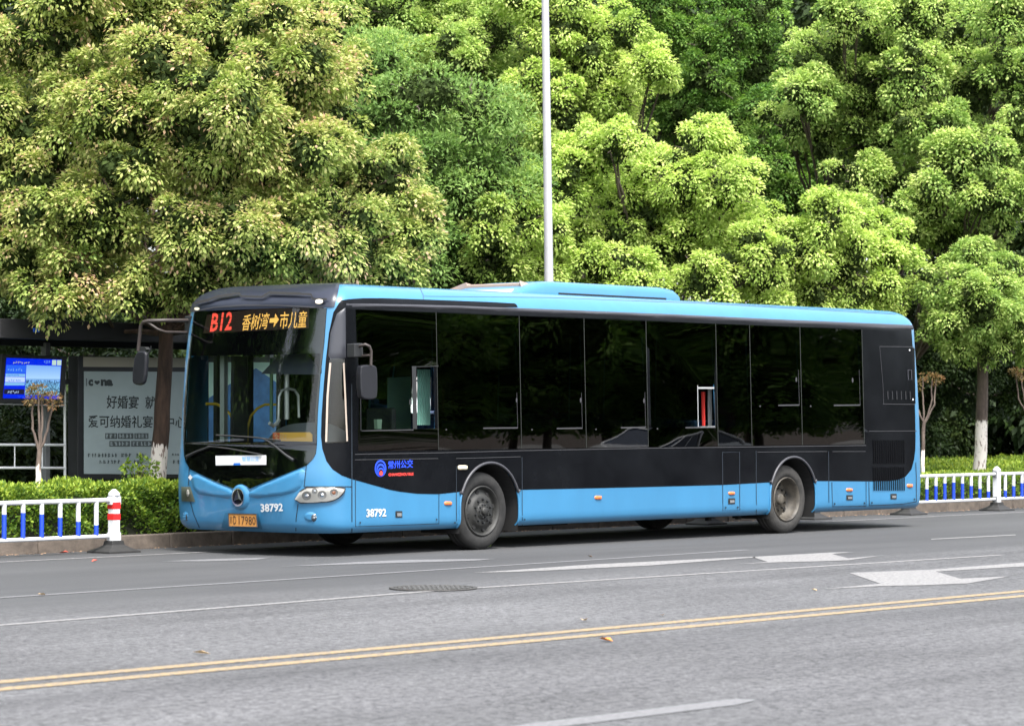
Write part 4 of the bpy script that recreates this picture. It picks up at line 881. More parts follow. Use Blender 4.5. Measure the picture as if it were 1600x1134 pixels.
def tree(name, label, cat, base, blobs, m, bark, seed, r0=.12, fork=2.5, group=None, **kw):
    rs = random.Random(seed); b = Vector(base); t = thing(name, label, cat, tuple(b), group)
    cx = sum((Vector(c) for c, _ in blobs), Vector()) / len(blobs); top = Vector((b.x * .6 + cx.x * .4, b.y * .6 + cx.y * .4, fork))
    p, r_ = wob([b + Vector((0, 0, -.05)), b.lerp(top, .5) + Vector((.03, 0, 0)), top], rs, r0, r0 * .72, .012); r_[0] *= 1.25; r_[1] *= 1.08
    mb = MB(); mb.tube(p, r_, 14, cap=False); mb.build('trunk', bark, t)
    mb = MB()
    for c, Rb in blobs:
        c = Vector(c)
        mid = top.lerp(c, .5) + VH * .7 + Vector((rs.uniform(-.2, .2), rs.uniform(-.2, .2), -.25)); pp, rr = wob([top - Vector((0, 0, .1)), mid, c], rs, r0 * .36, .012, .05, 4); mb.tube(pp, rr, 6, cap=False)
        for q in range(3):
            e = c + Vector((rs.gauss(0, 1), rs.gauss(0, 1), rs.gauss(.4, .8))).normalized() * Rb * .85; pp, rr = wob([mid.lerp(c, .5), c.lerp(e, .5), e], rs, .028, .007, .05, 3); mb.tube(pp, rr, 5, cap=False)
    mb.build('limbs', bark, t)
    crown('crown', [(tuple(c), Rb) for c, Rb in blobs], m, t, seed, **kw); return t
def pb(lst, D, seed, jit=.5, back=0.):
    """lobes of a crown seen in the photo: (px, py, radius px [, depth shift]) at distance D, with hidden lobes behind"""
    rs = random.Random(seed); o = []
    for q in lst:
        d = D + (q[3] if len(q) > 3 else rs.uniform(-jit, jit)); o.append((PD(q[0], q[1], d), q[2] * d / F))
        if back: o.append((PD(q[0] + rs.uniform(-25, 25), q[1] + rs.uniform(-10, 20), d + back), q[2] * d / F * .9))
    return o
LB = barkmat('bark_brown_limed', 'bark_brown', 1.18); LB2 = barkmat('bark_grey_limed', 'bark_grey', .95); LB3 = barkmat('bark_right_limed', 'bark_grey', 1.45)

# big camphor tree over the bus stop
tree('camphor_tree', 'large spreading camphor tree with pinkish shoot tips over the bus stop left of the bus', 'tree', tuple(P(238, 762, 1, 5.0).xy) + (.1,),
     pb([(60, 60, 130), (200, 10, 140), (370, 50, 130), (455, 120, 110, -.8), (50, 230, 140, -.6), (190, 180, 140, -1.3), (330, 210, 140, -1.6), (455, 255, 115, -1.2), (600, 285, 72, -.2), (628, 372, 62, -.4), (545, 385, 85, -1.), (430, 375, 90, -1.5), (300, 360, 110, -1.8), (150, 345, 120, -1.4), (20, 380, 110, -.6),
         (110, 455, 66, -1.6), (225, 455, 62, -1.5), (335, 440, 66, -1.2), (610, 430, 55, -.6), (515, 190, 70, -.3), (500, 60, 70, .3), (-90, 100, 150), (-100, 300, 140), (540, 130, 50, 0.)], 36.4, 1, .5) + pb([(250, 150, 170), (420, 300, 150), (120, 350, 150), (300, -60, 150), (0, 200, 150)], 39.2, 2),
     CAMPH, LB, 21, r0=.125, fork=2.7, group='street trees', cr=.21, cl=1.0, per=125, L=.062, W=.034, droop=.45, young=.44, cull=.75)
# round street tree on the right
tree('street_tree', 'round crowned street tree with lime washed trunk behind the right railing', 'tree', tuple(P(1529, 737, 1, 5.2).xy) + (.1,),
     pb([(1528, 422, 48, -.3), (1478, 452, 42, -.4), (1585, 445, 48, -.2), (1530, 485, 62, -.9), (1470, 505, 36, -.5), (1595, 505, 52, -.4), (1497, 532, 34, -.5), (1565, 542, 38, -.6), (1625, 490, 46, 0.), (1610, 545, 34, 0.)], 50.5, 5, .3) + pb([(1530, 470, 80)], 51.8, 6), MID, LB3, 33, r0=.125, fork=3.0, group='street trees', cr=.19, cl=1.1, per=120, L=.062, W=.035, droop=.4, young=.4)
# pollarded saplings in the hedge strip
def pollard(base, h, prongs, label, seed):
    rs = random.Random(seed); b = Vector(base); t = thing('pollarded_sapling', label, 'tree', tuple(b), 'small pollarded trees in the hedge'); mb = MB(); top = b + Vector((.02, 0, h))
    p, r_ = wob([b, b + Vector((-.03, 0, h * .5)), top], rs, .038, .030, .008); mb.tube(p, r_, 8); mb.build('trunk', LB2, t)
    ends = []; mb = MB()
    for dx, dz in prongs:
        e = top + RT * dx + Vector((0, rs.uniform(-.05, .05), dz)); p, r_ = wob([top - Vector((0, 0, .05)), top + RT * dx * .8 + Vector((0, 0, dz * .4)), e], rs, .019, .012, .01, 4); mb.tube(p, r_, 7); ends.append((tuple(e), .08)); mb.add([], [])
    mb.build('limbs', BARKG, t)
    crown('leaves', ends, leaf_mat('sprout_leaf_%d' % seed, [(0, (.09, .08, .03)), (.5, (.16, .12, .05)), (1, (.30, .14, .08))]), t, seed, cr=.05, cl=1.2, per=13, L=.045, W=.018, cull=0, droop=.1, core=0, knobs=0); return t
z0 = .1
p0 = P(60, 752, 1, 4.4); pollard((p0.x, 4.4, z0), 1.06, [(-.11, .62), (-.01, .68), (.12, .58), (.04, .66)], 'bare pollarded sapling with a white trunk in front of the television screen', 1)
p0 = P(1443, 735, 1, 4.9); pollard((p0.x, 4.9, z0), 1.36, [(-.16, .6), (-.02, .75), (.16, .7), (.22, .72)], 'pollarded sapling with white trunk just right of the bus tail', 2)
p0 = P(1607, 735, 1, 5.1); pollard((p0.x, 5.1, z0), 1.45, [(-.24, .8), (-.1, .74), (.1, .8), (.2, .7)], 'pollarded sapling cut by the right edge of the view', 3)

# ---- trees behind
back = [
 ('feathery_tree', 'feathery mid green tree just right of the camphor crown', FEATH, 47, [(600, 130, 75), (560, 200, 70), (660, 150, 70), (740, 170, 60), (700, 230, 85), (780, 235, 60), (640, 270, 75), (730, 300, 75), (700, 380, 70), (790, 300, 45), (620, 380, 70), (740, 420, 60)], dict(cr=.5, cl=1.5, per=150, L=.085, W=.03, droop=.15, spread=.9, squash_clump=.5)),
 ('bright_tree', 'bright yellow green tree with upright lobes behind the middle of the bus', LIGHT, 49, [(905, 255, 55), (870, 300, 60), (960, 235, 45), (1000, 260, 50), (1090, 240, 45), (1135, 225, 42), (1060, 290, 70), (1130, 300, 55), (980, 330, 75), (890, 370, 75), (1050, 380, 80), (1130, 380, 60), (1180, 350, 42), (960, 420, 75), (1100, 440, 60), (1000, 460, 60), (870, 440, 55), (1190, 400, 45)], dict(cr=.23, cl=1.0, per=145, L=.064, W=.037, droop=.4, young=.4)),
 ('bushy_tree', 'low bushy tree between the camphor and the lamp post', LIGHT, 47.5, [(800, 300, 50), (760, 350, 50), (820, 350, 55), (770, 400, 50), (830, 420, 55), (790, 440, 50), (850, 370, 45)], dict(cr=.22, cl=1.0, per=135, L=.063, W=.036, droop=.4, young=.4)),
 ('bright_bush_tree', 'light green bushy tree above the rear roof of the bus', LIGHT, 50, [(1290, 345, 40), (1330, 360, 45), (1250, 395, 55), (1320, 410, 65), (1380, 400, 42), (1385, 450, 45), (1260, 450, 60), (1330, 460, 55), (1200, 440, 50)], dict(cr=.23, cl=1.0, per=145, L=.064, W=.037, droop=.4, young=.4)),
 ('woodland_tree', 'tall tree at the top left behind the feathery tree', MID, 57, [(560, 20, 75), (640, 50, 75), (700, 10, 65), (760, 60, 70), (790, 140, 60), (830, 190, 50), (600, 90, 60), (720, 100, 70), (500, -20, 90), (780, -20, 60)], {}),
 ('woodland_tree', 'tall tree crown directly behind the lamp post top', LIGHT, 56, [(880, 40, 80), (920, 110, 75), (860, 140, 60), (960, 60, 60), (1020, 105, 48), (880, 190, 60), (960, 160, 55), (870, 210, 50), (830, -20, 60), (940, 200, 50)], {}),
 ('woodland_tree', 'shaded deep green tree high in the middle above the bright tree', DEEP, 61, [(1050, 30, 70), (1120, 70, 60), (1170, 30, 60), (1180, 110, 55), (1110, 130, 55), (1020, 60, 60), (1130, 190, 60), (1060, 180, 60), (1200, 180, 50), (1000, 0, 60)], {}),
 ('woodland_tree', 'dark tree seen in the gap right of the bright tree', DEEP, 60, [(1200, 260, 60), (1180, 330, 60), (1240, 310, 50), (1200, 400, 60), (1260, 240, 50), (1160, 430, 60)], {}),
 ('woodland_tree', 'broad pale green tree filling the upper right with billowing crowns', MID, 54, [(1290, 90, 62), (1260, 150, 50), (1370, 60, 65), (1430, 30, 65), (1500, 60, 70), (1570, 30, 60), (1340, 140, 70), (1430, 120, 65), (1290, 210, 58), (1370, 220, 65), (1450, 200, 60), (1520, 150, 62), (1590, 120, 62), (1620, 60, 60), (1240, 200, 40), (1320, 30, 50)], {}),
 ('woodland_tree', 'lower pale green tree at the right edge behind the round tree', MID, 53, [(1530, 240, 58), (1590, 220, 58), (1480, 280, 55), (1400, 290, 55), (1340, 290, 50), (1540, 310, 62), (1600, 300, 58), (1450, 330, 60), (1380, 340, 50), (1500, 345, 48), (1640, 250, 60)], {}),
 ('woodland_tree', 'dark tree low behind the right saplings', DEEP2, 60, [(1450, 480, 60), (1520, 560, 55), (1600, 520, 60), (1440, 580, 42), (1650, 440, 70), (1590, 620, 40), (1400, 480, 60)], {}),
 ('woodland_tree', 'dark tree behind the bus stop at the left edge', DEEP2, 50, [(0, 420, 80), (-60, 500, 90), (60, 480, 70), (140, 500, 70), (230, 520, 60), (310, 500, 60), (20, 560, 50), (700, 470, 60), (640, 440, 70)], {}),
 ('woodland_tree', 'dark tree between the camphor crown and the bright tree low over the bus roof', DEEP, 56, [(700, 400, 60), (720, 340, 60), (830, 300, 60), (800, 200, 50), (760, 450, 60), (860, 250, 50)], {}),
]
for i, (nm, lab, m, D, lst, kw) in enumerate(back):
    bl = pb(lst, D, 40 + i, 1.2, 0); cxm = sum((c for c, _ in bl), Vector()) / len(bl); far_ = [(cxm + VH * 2.0 + Vector((0, 0, -.3)), 1.6)]
    k = dict(cr=.25, cl=.95, per=150, L=.068, W=.040, droop=.35, young=.45, cull=.85); k.update(kw)
    g = cxm + VH * (3.0 if cxm.x < 20 else 11.)
    tree(nm, lab, 'tree', (g.x, g.y, .1), bl + far_, m, BARKG, 60 + i, r0=.16, fork=2.6, group='trees of the wood behind the street' if nm == 'woodland_tree' else None, **k)
# deep wood behind, reads as one mass
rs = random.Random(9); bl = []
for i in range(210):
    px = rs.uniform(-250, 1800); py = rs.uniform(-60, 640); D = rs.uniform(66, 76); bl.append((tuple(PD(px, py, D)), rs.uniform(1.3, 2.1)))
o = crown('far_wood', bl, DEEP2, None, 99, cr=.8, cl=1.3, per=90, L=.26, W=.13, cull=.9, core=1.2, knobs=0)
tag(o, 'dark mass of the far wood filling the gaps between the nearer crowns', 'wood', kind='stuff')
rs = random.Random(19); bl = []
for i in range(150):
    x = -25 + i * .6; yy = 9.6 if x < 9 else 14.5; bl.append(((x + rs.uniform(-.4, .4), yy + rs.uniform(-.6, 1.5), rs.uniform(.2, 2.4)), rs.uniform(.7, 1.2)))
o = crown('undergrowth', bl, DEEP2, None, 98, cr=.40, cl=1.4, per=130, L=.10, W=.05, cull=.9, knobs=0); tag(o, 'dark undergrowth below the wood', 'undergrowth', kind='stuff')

# ================================================================== HEDGES
def hedge(name, label, x0, x1, y0, y1, h, seed, dens, L, W, base=.1, rough=.05, front=True, m=None):
    rs = np.random.RandomState(seed); t = thing(name, label, 'hedge', ((x0 + x1) / 2, (y0 + y1) / 2, base)); mb = MB()
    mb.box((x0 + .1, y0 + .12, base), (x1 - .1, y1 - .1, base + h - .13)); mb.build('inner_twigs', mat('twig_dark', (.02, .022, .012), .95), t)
    def bumpf(a, b): return rough * (np.sin(a * 5.1 + 1.3) * np.sin(b * 4.3 + .5) + .7 * np.sin(a * 11.3 + b * 7.7))
    nt_ = int((x1 - x0) * (y1 - y0) * dens); X = rs.uniform(x0, x1, nt_); Y = rs.uniform(y0, y1, nt_); Z = base + h + bumpf(X, Y) - np.abs(rs.normal(size=nt_)) * .05
    P1 = np.stack([X, Y, Z], 1); N1 = np.tile([0, 0, 1.], (nt_, 1))
    nf_ = int((x1 - x0) * h * dens * 1.3); X = rs.uniform(x0, x1, nf_); Z = rs.uniform(0, 1, nf_) ** .8 * h; Y = y0 + bumpf(X, Z * 2) + np.abs(rs.normal(size=nf_)) * .05 + .10 * (1 - Z / h) ** 2 + .05 * (Z / h) ** 6
    P2 = np.stack([X, Y, Z + base], 1); N2 = np.tile([0, -1., .25], (nf_, 1))
    Pn = np.concatenate([P1, P2]); Nn = np.concatenate([N1, N2]); n = len(Pn)
    tn = np.sin(Pn[:, 0] * 9 + Pn[:, 2] * 13) * np.sin(Pn[:, 1] * 8 + Pn[:, 0] * 5) * .12
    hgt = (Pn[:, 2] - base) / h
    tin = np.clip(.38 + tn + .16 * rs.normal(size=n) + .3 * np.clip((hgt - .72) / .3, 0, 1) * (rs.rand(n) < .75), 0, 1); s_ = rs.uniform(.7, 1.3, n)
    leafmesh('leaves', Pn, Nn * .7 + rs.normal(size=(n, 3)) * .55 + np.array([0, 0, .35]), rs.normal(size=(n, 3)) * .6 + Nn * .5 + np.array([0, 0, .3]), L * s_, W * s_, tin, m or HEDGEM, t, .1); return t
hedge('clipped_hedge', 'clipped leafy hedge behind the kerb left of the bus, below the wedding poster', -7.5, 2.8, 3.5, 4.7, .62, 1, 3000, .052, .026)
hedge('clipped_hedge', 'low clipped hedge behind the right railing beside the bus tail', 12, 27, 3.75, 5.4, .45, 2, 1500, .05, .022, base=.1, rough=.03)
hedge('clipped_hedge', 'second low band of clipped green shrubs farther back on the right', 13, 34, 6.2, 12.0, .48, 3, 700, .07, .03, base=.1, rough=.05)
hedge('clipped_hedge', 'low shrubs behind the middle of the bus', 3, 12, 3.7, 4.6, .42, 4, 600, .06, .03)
# sprig rising in front of the whitewashed trunk
sg = thing('tall_sprig', 'loose leafy sprig standing up from the hedge in front of the lime washed trunk', 'plant', tuple(P(215, 750, 1, 4.5)))
mb = MB(); tips = []
for (x, y) in [(222, 722), (196, 728), (232, 727), (228, 735), (202, 738), (240, 738), (214, 735)]:
    a = P(216, 756, 1, 4.5); b = P(x, y, 1, 4.5 + random.Random(x).uniform(-.1, .1)); mb.tube([a, a.lerp(b, .5) + Vector((0, 0, .04)), b], [.006, .004, .003], 5, cap=False); tips.append((tuple(b), .05))
mb.build('stem', BARKG, sg); crown('leaves', tips, HEDGEM, sg, 77, cr=.05, cl=1., per=9, L=.06, W=.035, cull=0, droop=.2, core=0, knobs=0)

# ================================================================== BUS STOP
YS = 6.1
def sp(x, y, Y=YS): return P(x, y, 1, Y)
sh = thing('bus_shelter', 'dark bus shelter roof on posts behind the hedge left of the bus', 'bus shelter', (sp(110, 700).x, YS + .6, .1))
xa, xb = sp(-60, 520).x, sp(470, 520).x
mb = MB(); mb.box((xa, 5.35, 2.50), (xb, 5.47, 2.74)); mb.build('fascia', mat('shelter_black', (.005, .005, .006), .7), sh, bevel=.01)
mb = MB(); mb.box((xa, 5.472, 2.66), (xb, 7.4, 2.72)); mb.build('roof', MATS['shelter_black'], sh)
mb = MB(); mb.box((xa, 6.5, 2.45), (xb, 6.6, 2.655)); mb.build('beam', BLKM, sh)
for px in (103, 330, 452):
    x = sp(px, 600).x; mb = MB(); mb.box((x - .04, 6.45, .1), (x + .04, 6.55, 2.5)); mb.build('post', GRYM, sh, bevel=.01)
for px0 in (0,):
    mb = MB(); a = sp(52, 515, 5.34); mb.box((a.x, 5.33, a.z - .03), (a.x + .09, 5.345, a.z + .02)); mb.build('blue_lamp', mat('lamp_blue', (.03, .12, .6), .3), sh)
# advertising light box
def lightbox(name, label, px0, px1, YY=YS, y0=556, y1=748):
    a, b = sp(px0, y0, YY), sp(px1, y1, YY); t = thing(name, label, 'advertising panel', ((a.x + b.x) / 2, YY + .1, .1)); z0_, z1_ = sp((px0 + px1) / 2, y1, YY).z, a.z
    mb = MB(); mb.box((a.x, YY, z0_), (b.x, YY + .2, z1_)); mb.build('case', BLKM, t, bevel=.01)
    for x in (a.x + .1, b.x - .1): mb = MB(); mb.box((x - .05, YY + .05, .1), (x + .05, YY + .15, z0_ - .002)); mb.build('leg', BLKM, t)
    return t, a.x, b.x, z0_, z1_
POST = mat('poster_grey', (.40, .475, .475), .35, coat=.3, noise=.12, nscale=1.2); PTXT = mat('poster_ink', (.03, .04, .04), .5); PMID = mat('poster_mid_ink', (.09, .11, .11), .5)
lbx, x0, x1, z0_, z1_ = lightbox('advertising_light_box', 'grey poster case with large dark Chinese lettering behind the hedge and the camphor trunk', 122, 318)
tp = lambda off: (lambda x, y: P(x, y, 1, YS - off))
decal('header_strip', [(130, 557.5), (315, 559.5), (315, 574), (130, 573)], 0, mat('header_beige', (.38, .35, .28), .6), lbx, target=tp(.004), step=0)
ps = decal('poster', [(131, 580), (312, 581), (312, 741), (131, 740)], 0, POST, lbx, target=tp(.006), step=0)
def ptext(s, q, m=PTXT, bold=.0): text('poster_text', s, q, 0, m, ps, tp(.010), bold)
ptext('I', [(134.5, 591), (136, 591), (136, 603), (134.5, 603)], PMID)
ptext('c', [(138, 592.5), (145.5, 592.5), (145.5, 603), (138, 603)], bold=.06); ptext('♥', [(147.5, 594.5), (156, 594.5), (156, 601), (147.5, 601)]); ptext('na', [(157.5, 592.5), (176.5, 592.8), (176.5, 603.2), (157.5, 603)], bold=.06)
ptext('好婚宴', [(166.5, 617), (217, 618.5), (216, 638.5), (166.5, 638)], bold=.015); ptext('就', [(227, 618.5), (243, 619), (243, 639), (227, 638.5)], bold=.015)
ptext('爱可纳婚礼宴会中心', [(138, 648), (290, 650), (290, 668.5), (138, 668)], bold=.01)
def blocks(x0, x1, y0, y1, n, m, seed, off=.012):
    """unreadably small print: short strokes of ink"""
    r_ = random.Random(seed); w_ = (x1 - x0) / n; mb = MB()
    for i in range(n):
        for k in range(4):
            a = x0 + i * w_ + r_.uniform(.05, .5) * w_; b = a + r_.uniform(.2, .45) * w_; c = y0 + r_.uniform(0, .8) * (y1 - y0)
            mb.add([P(a, c, 1, YS - off), P(b, c, 1, YS - off), P(b, c + 1.1, 1, YS - off), P(a, c + 1.1, 1, YS - off)], [(0, 1, 2, 3)])
            d = y0 + (y1 - y0); mb.add([P(a, y0, 1, YS - off), P(a + .9, y0, 1, YS - off), P(a + .9, d, 1, YS - off), P(a, d, 1, YS - off)], [(0, 1, 2, 3)]) if k < 2 else None
    return mb.build('small_print', m, ps)
for (a, b, y, n) in [(164.5, 183, 676.5, 3), (184.5, 208.5, 676.5, 4), (210, 232, 676.5, 4), (171, 203, 688.5, 5), (205, 238, 688.5, 5)]:
    decal('text_box', [(a, y), (b, y), (b, y + 9), (a, y + 9)], 0, PMID, ps, target=tp(.009), step=0); blocks(a + 1, b - 1, y + 1.5, y + 7.5, n, POST, int(a))
blocks(137, 184, 708, 714, 9, PMID, 1); blocks(189, 206, 708, 714, 3, PMID, 2); blocks(213, 226, 708, 714, 3, PMID, 3); blocks(155, 189, 718.5, 724, 6, PMID, 4); blocks(195, 226, 718.5, 724, 5, PMID, 5); blocks(268, 290, 708, 711, 5, PMID, 6); blocks(270, 290, 718.5, 724, 3, PMID, 7)
lb2, x0, x1, z0_, z1_ = lightbox('advertising_light_box', 'blue and pale green advertising case seen through the bus windscreen', 322, 440)
decal('poster', [(326, 566), (436, 566), (436, 741), (326, 741)], 0, mat('poster_pale_green', (.45, .66, .55), .5), lb2, target=tp(.006), step=0)
decal('poster_shape', [(326, 741), (326, 622), (362, 598), (400, 575), (436, 600), (436, 741)], 0, mat('poster_blue', (.05, .18, .40), .5, noise=.4, nscale=4), lb2, target=tp(.009), step=0)
decal('poster_shape', [(332, 741), (340, 702), (352, 690), (372, 688), (388, 741)], 0, mat('poster_teal', (.18, .38, .42), .5), lb2, target=tp(.012), step=0)
# television
tv = thing('television', 'flat television screen showing a blue programme page hung in the bus shelter', 'television', tuple(sp(50, 630)))
mb = MB(); q_ = [sp(x, y) for x, y in ((3, 553), (105, 557), (100, 632), (-3, 629))]; mb.prism(q_, (0, .08, 0)); mb.build('case', BLKM, tv, bevel=.006)
mb = MB(); mb.tube([sp(-3, 631), sp(100, 634)], .008, 6); mb.build('lower_edge', STEEL, tv)
mb = MB(); a = sp(80, 600, 6.2); mb.box((a.x, 6.19, a.z), (a.x + .3, 6.49, a.z + .06)); mb.build('bracket', BLKM, tv)
def em(name, c, s_=1.): return mat(name, tuple(x * .1 for x in c), .3, emit=c, estr=s_ * .36)
scn = decal('screen', [(10, 559), (96.5, 561.8), (92, 623.5), (4.5, 622)], 0, em('scr_blue', (.0, .02, .75), .75), tv, target=tp(.004), step=0)
def sd_(name, poly, m, off=.006): return decal(name, poly, 0, m, scn, target=tp(off), step=0)
sky_ = bpy.data.materials.new('scr_picture'); sky_.use_nodes = True; t = sky_.node_tree; b = t.nodes['Principled BSDF']; b.inputs['Base Color'].default_value = (0, 0, 0, 1)
tc = t.nodes.new('ShaderNodeTexCoord'); sx = t.nodes.new('ShaderNodeSeparateXYZ'); t.links.new(tc.outputs['Object'], sx.inputs[0]); mr = t.nodes.new('ShaderNodeMapRange'); zt_, zb_ = sp(60, 570).z, sp(60, 617).z
mr.inputs[1].default_value = zb_; mr.inputs[2].default_value = zt_; t.links.new(sx.outputs[2], mr.inputs[0]); r = t.nodes.new('ShaderNodeValToRGB'); e = r.color_ramp.elements
for k, (p_, c) in enumerate([(0, (.12, .3, .42)), (.40, (.08, .22, .42)), (.5, (.13, .3, .62)), (.56, (.35, .58, .85)), (1, (.16, .36, .8))]):
    if k > 1: e.new(.5)
for k, (p_, c) in enumerate([(0, (.12, .3, .42)), (.40, (.08, .22, .42)), (.5, (.13, .3, .62)), (.56, (.35, .58, .85)), (1, (.16, .36, .8))]): e[k].position = p_; e[k].color = (*c, 1)
n = t.nodes.new('ShaderNodeTexNoise'); n.inputs['Scale'].default_value = 45; n.inputs['Detail'].default_value = 3; t.links.new(tc.outputs['Object'], n.inputs[0])
r2 = t.nodes.new('ShaderNodeValToRGB'); r2.color_ramp.elements[0].position = .42; r2.color_ramp.elements[1].position = .62; r2.color_ramp.elements[0].color = (.35, .35, .4, 1); r2.color_ramp.elements[1].color = (2.2, 2.1, 1.9, 1)
t.links.new(n.outputs[0], r2.inputs[0]); cmp_ = t.nodes.new('ShaderNodeMath'); cmp_.operation = 'LESS_THAN'; cmp_.inputs[1].default_value = .49; t.links.new(mr.outputs[0], cmp_.inputs[0])
mx = t.nodes.new('ShaderNodeMix'); mx.data_type = 'RGBA'; mx.blend_type = 'MULTIPLY'; t.links.new(cmp_.outputs[0], mx.inputs[0]); t.links.new(mr.outputs[0], r.inputs[0]); t.links.new(r.outputs[0], mx.inputs[6]); t.links.new(r2.outputs[0], mx.inputs[7])
t.links.new(mx.outputs[2], b.inputs['Emission Color']); b.inputs['Emission Strength'].default_value = .30
sd_('picture', [(41.5, 570), (95, 572), (92.5, 617.5), (38.5, 617)], sky_)
SW = em('scr_white', (.45, .6, .9), .8); SL = em('scr_light', (.2, .45, .75), .8); SK = em('scr_black', (.01, .01, .03), 1); SY = em('scr_yellow', (.6, .65, .2), .7); SM = em('scr_mid', (.02, .12, .8), .8)
sd_('band', [(10, 570), (41, 570.5), (40, 583), (9, 583)], SM); sd_('row', [(9, 583.5), (39.5, 584), (39.3, 588.3), (8.6, 588)], SL); sd_('row', [(8.4, 588.6), (39.2, 589), (38.8, 597), (8, 596.7)], SW); sd_('row', [(7.8, 597.4), (38.8, 597.8), (38.3, 602), (7.2, 602)], SL)
sd_('black_box', [(6.6, 607.5), (38, 608), (37.5, 616), (5.8, 615.5)], SK); sd_('icon', [(81.5, 562.3), (88, 562.5), (87.8, 570.5), (81.2, 570.3)], em('scr_pale', (.45, .62, .55), .8)); sd_('icon', [(89.2, 562.5), (96, 562.7), (95.6, 570.8), (89, 570.6)], MATS['scr_pale'])
def scribble(x0, x1, y0, y1, n, m, seed):
    r_ = random.Random(seed); w_ = (x1 - x0) / n; mb = MB()
    for i in range(n):
        a = x0 + i * w_; 
        for k in range(3):
            xa_ = a + r_.uniform(.0, .5) * w_; ya = y0 + r_.uniform(0, .6) * (y1 - y0); ww, hh_ = ((.45 * w_, .7) if r_.random() < .5 else (.6, (y1 - y0) * .45)); mb.add([P(xa_, ya, 1, YS - .008), P(xa_ + ww, ya, 1, YS - .008), P(xa_ + ww, ya + hh_, 1, YS - .008), P(xa_, ya + hh_, 1, YS - .008)], [(0, 1, 2, 3)])
    mb.build('caption', m, scn)
scribble(20.5, 47, 564.5, 568.5, 8, SY, 1); scribble(12, 30, 609.5, 614.5, 7, SW, 2); scribble(12, 36, 575, 580, 6, SL, 3); scribble(11, 30, 584.5, 587.5, 8, SM, 4); scribble(13, 34, 592.5, 596, 6, SM, 5); scribble(28, 68, 618.2, 621, 12, SM, 6); scribble(69, 79, 563, 569, 4, SL, 7); scribble(42, 52, 613, 616.5, 5, SW, 8)
# white waiting rails
wr = thing('waiting_rail', 'white tubular barrier under the television in the bus shelter', 'railing', tuple(sp(50, 745, 6.3)))
STW = mat('rail_white', (.75, .76, .76), .4)
for y in (695, 731): mb = MB(); mb.tube([sp(-60, y - .5, 6.3), sp(102, y, 6.3)], .017, 8); mb.build('rail', STW, wr)
for x in (-40, 23, 66): mb = MB(); mb.tube([sp(x, 695, 6.3), sp(x, 731, 6.3)], .009, 6); mb.build('bar', STW, wr)
mb = MB(); mb.tube([sp(101, 560, 6.3), sp(101.5, 750, 6.3)], .018, 8); mb.build('post', STW, wr)
# near-black undergrowth leaves paint the dark behind this rail
# ================================================================== LAMP POST
lp = thing('street_lamp', 'tall white tapering lamp post rising behind the bus roof', 'street lamp', (6.2, 4.3, .1))
mb = MB(); mb.tube([(6.24, 4.3, .1), (6.235, 4.3, 2), (6.2, 4.3, 4.), (6.13, 4.3, 7.5), (6.08, 4.3, 9.6)], [.085, .075, .062, .052, .045], 16); mb.build('pole', POLE, lp)
mb = MB(); mb.tube([(6.08, 4.3, 9.5), (6.08, 4.0, 9.9), (6.08, 3.2, 10.1), (6.08, 2.2, 10.15)], .03, 8); mb.build('arm', POLE, lp)
mb = MB(); mb.box((5.98, 1.5, 10.08), (6.18, 2.3, 10.2)); mb.build('lantern', GRYM, lp, bevel=.03)
mb = MB(); mb.box((6.05, 4.1, .1), (6.45, 4.5, .14)); mb.build('base_plate', GRYM, lp)

# ================================================================== THE OTHER SIDE OF THE STREET (seen only as reflections in the bus windows)
rs = random.Random(4); bl = [(Vector((rs.uniform(-2.6, 2.6), rs.uniform(-2, 2), rs.uniform(2.2, 8.5))), rs.uniform(1.1, 1.7)) for _ in range(22)]
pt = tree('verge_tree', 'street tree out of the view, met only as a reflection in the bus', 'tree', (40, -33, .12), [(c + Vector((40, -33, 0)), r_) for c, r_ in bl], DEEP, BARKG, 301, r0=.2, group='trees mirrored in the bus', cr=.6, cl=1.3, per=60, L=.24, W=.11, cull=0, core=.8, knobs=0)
for x, y, a in [(28, -31, 1), (33.5, -34, 2), (46, -31, 4), (52, -34, 5), (58, -32, 6), (65, -34, 2.2), (22, -34, 1.2), (16, -32, .4), (73, -33, 3), (36, -37, 3.3), (44, -38, 4.1), (-20, 9, 2.9), (-14, 13, 1.7), (-9, 17, 3.8), (-15, 19, .5), (-26, 13, .7), (-32, 8, 5.1), (-40, 12, 1.9), (50, -39, .3), (58, -39, 2.1)]:
    c = copy_tree(pt); c.location = (x, y, .12); c.rotation_euler = (0, 0, a)
# pale car on the far carriageway, mirrored low in the windows
cr_ = thing('parked_car', 'pale saloon car across the street, mirrored low in the bus windows', 'car', (23.9, -16, 0))
CARP = mat('car_silver', (.8, .8, .8), .3, coat=.7); CG = mat('car_glass', (.02, .03, .05), .1)
def carsec(x, w0, zb, zt, w1): return [(x, -w0, zb), (x, -w0 * 1.02, (zb + zt) / 2), (x, -w1, zt), (x, w1, zt), (x, w0 * 1.02, (zb + zt) / 2), (x, w0, zb)]
mb = MB(); ss = [(-2.3, .7, .35, .7, .6), (-2.2, .85, .25, .88, .75), (-1.2, .9, .22, .97, .8), (1.4, .9, .22, .98, .8), (2.1, .86, .25, .95, .72), (2.28, .75, .35, .75, .6)]
vs = [(23.9 + a[0], -16 + a[1], a[2]) for s_ in ss for a in carsec(*s_)]; mb.add(vs, [(k * 6 + j, k * 6 + (j + 1) % 6, (k + 1) * 6 + (j + 1) % 6, (k + 1) * 6 + j) for k in range(5) for j in range(6)] + [(0, 1, 2, 3, 4, 5), tuple(range(30, 36))], 0, True); mb.build('body', CARP, cr_, auto=35)
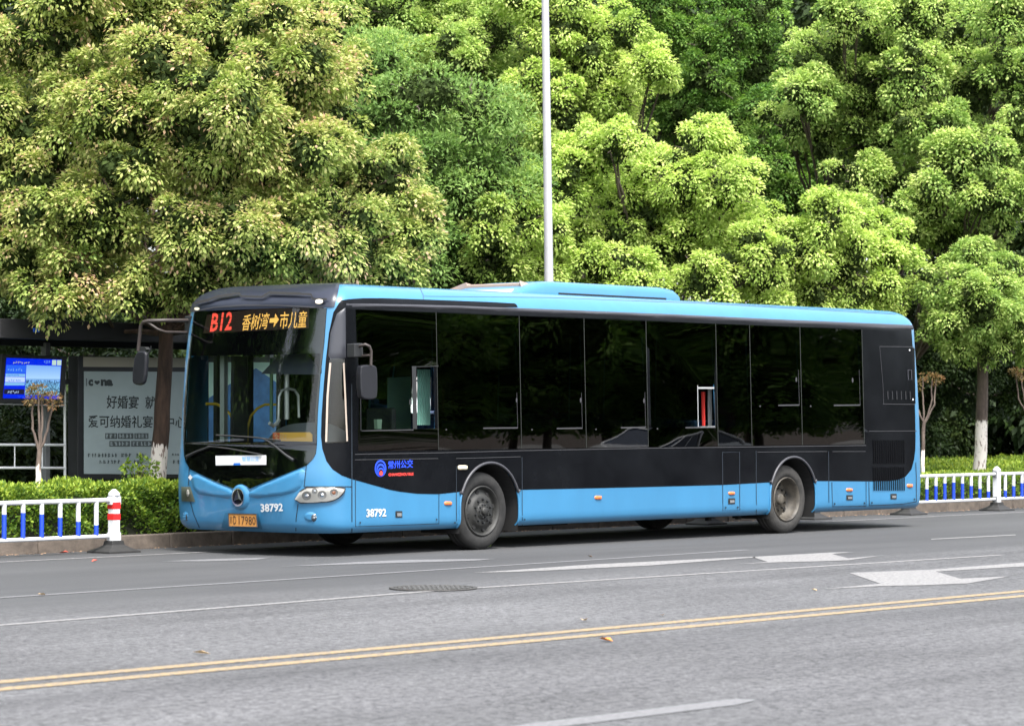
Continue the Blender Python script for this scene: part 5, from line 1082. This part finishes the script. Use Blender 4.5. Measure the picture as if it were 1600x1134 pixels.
def cab(sx, sz, w_): return [(-1.25 * sx, w_, .95), (-.45 * sx, w_ * .82, 1.43 * sz), (.75 * sx, w_ * .82, 1.44 * sz), (1.65 * sx, w_, .95)]
mb = MB(); a = cab(1, 1, -.8) + cab(1, 1, .8); mb.add([(23.9 + p[0], -16 + p[1], p[2]) for p in a], [(0, 1, 2, 3), (7, 6, 5, 4), (0, 4, 5, 1), (1, 5, 6, 2), (2, 6, 7, 3)]); mb.build('cabin', CG, cr_, bevel=.03)
for s_ in (-1, 1):
    mb = MB(); pts = [(23.9 + p[0], -16 + s_ * (abs(p[1]) + .01), p[2]) for p in cab(1.01, 1.005, .8)]; mb.tube(pts, .035, 6); mb.tube([pts[1].__class__((24.05, -16 + s_ * .665, 1.43)), (24.1, -16 + s_ * .81, .95)], .03, 6); mb.build('window_frame', CARP, cr_)
mb = MB(); mb.box((23.4, -16.62, 1.425), (24.7, -15.38, 1.46)); mb.build('roof', CARP, cr_, bevel=.03)
for x in (-1.4, 1.4):
    for s_ in (-1, 1): mb = MB(); mb.lathe([(0, -.1), (.2, -.11), (.3, -.1), (.32, -.05), (.32, .1)], (23.9 + x, -16 + s_ * .82, .32), n=24); mb.build('wheel', TYRE, cr_)

# bare young stem with twigs standing above the round tree
b0 = P(1548, 700, 1, 7.5); bt = thing('bare_young_tree', 'thin bare grey stems rising above the round crowned street tree at the right', 'tree', (b0.x, 7.5, .1)); Dq = (b0 - CAM).dot(FW)
for nm, pts, r_ in (('stem', [(1540, 500), (1537, 440), (1535, 380), (1534, 300), (1531, 262)], .028), ('stem', [(1541, 500), (1548, 378), (1556, 360), (1575, 345), (1604, 322)], .024), ('twig', [(1575, 345), (1588, 348), (1612, 344)], .010), ('twig', [(1556, 360), (1562, 345), (1580, 330)], .009), ('twig', [(1534, 310), (1541, 290), (1545, 275)], .008), ('twig', [(1535, 350), (1526, 325), (1523, 300)], .008)):
    mb = MB(); q = [PD(x, y, Dq) for x, y in pts]; mb.tube(q, [r_ * (1 - .7 * k / (len(q) - 1)) for k in range(len(q))], 6); mb.build(nm, mat('dead_bark', (.30, .27, .25), .9), bt)
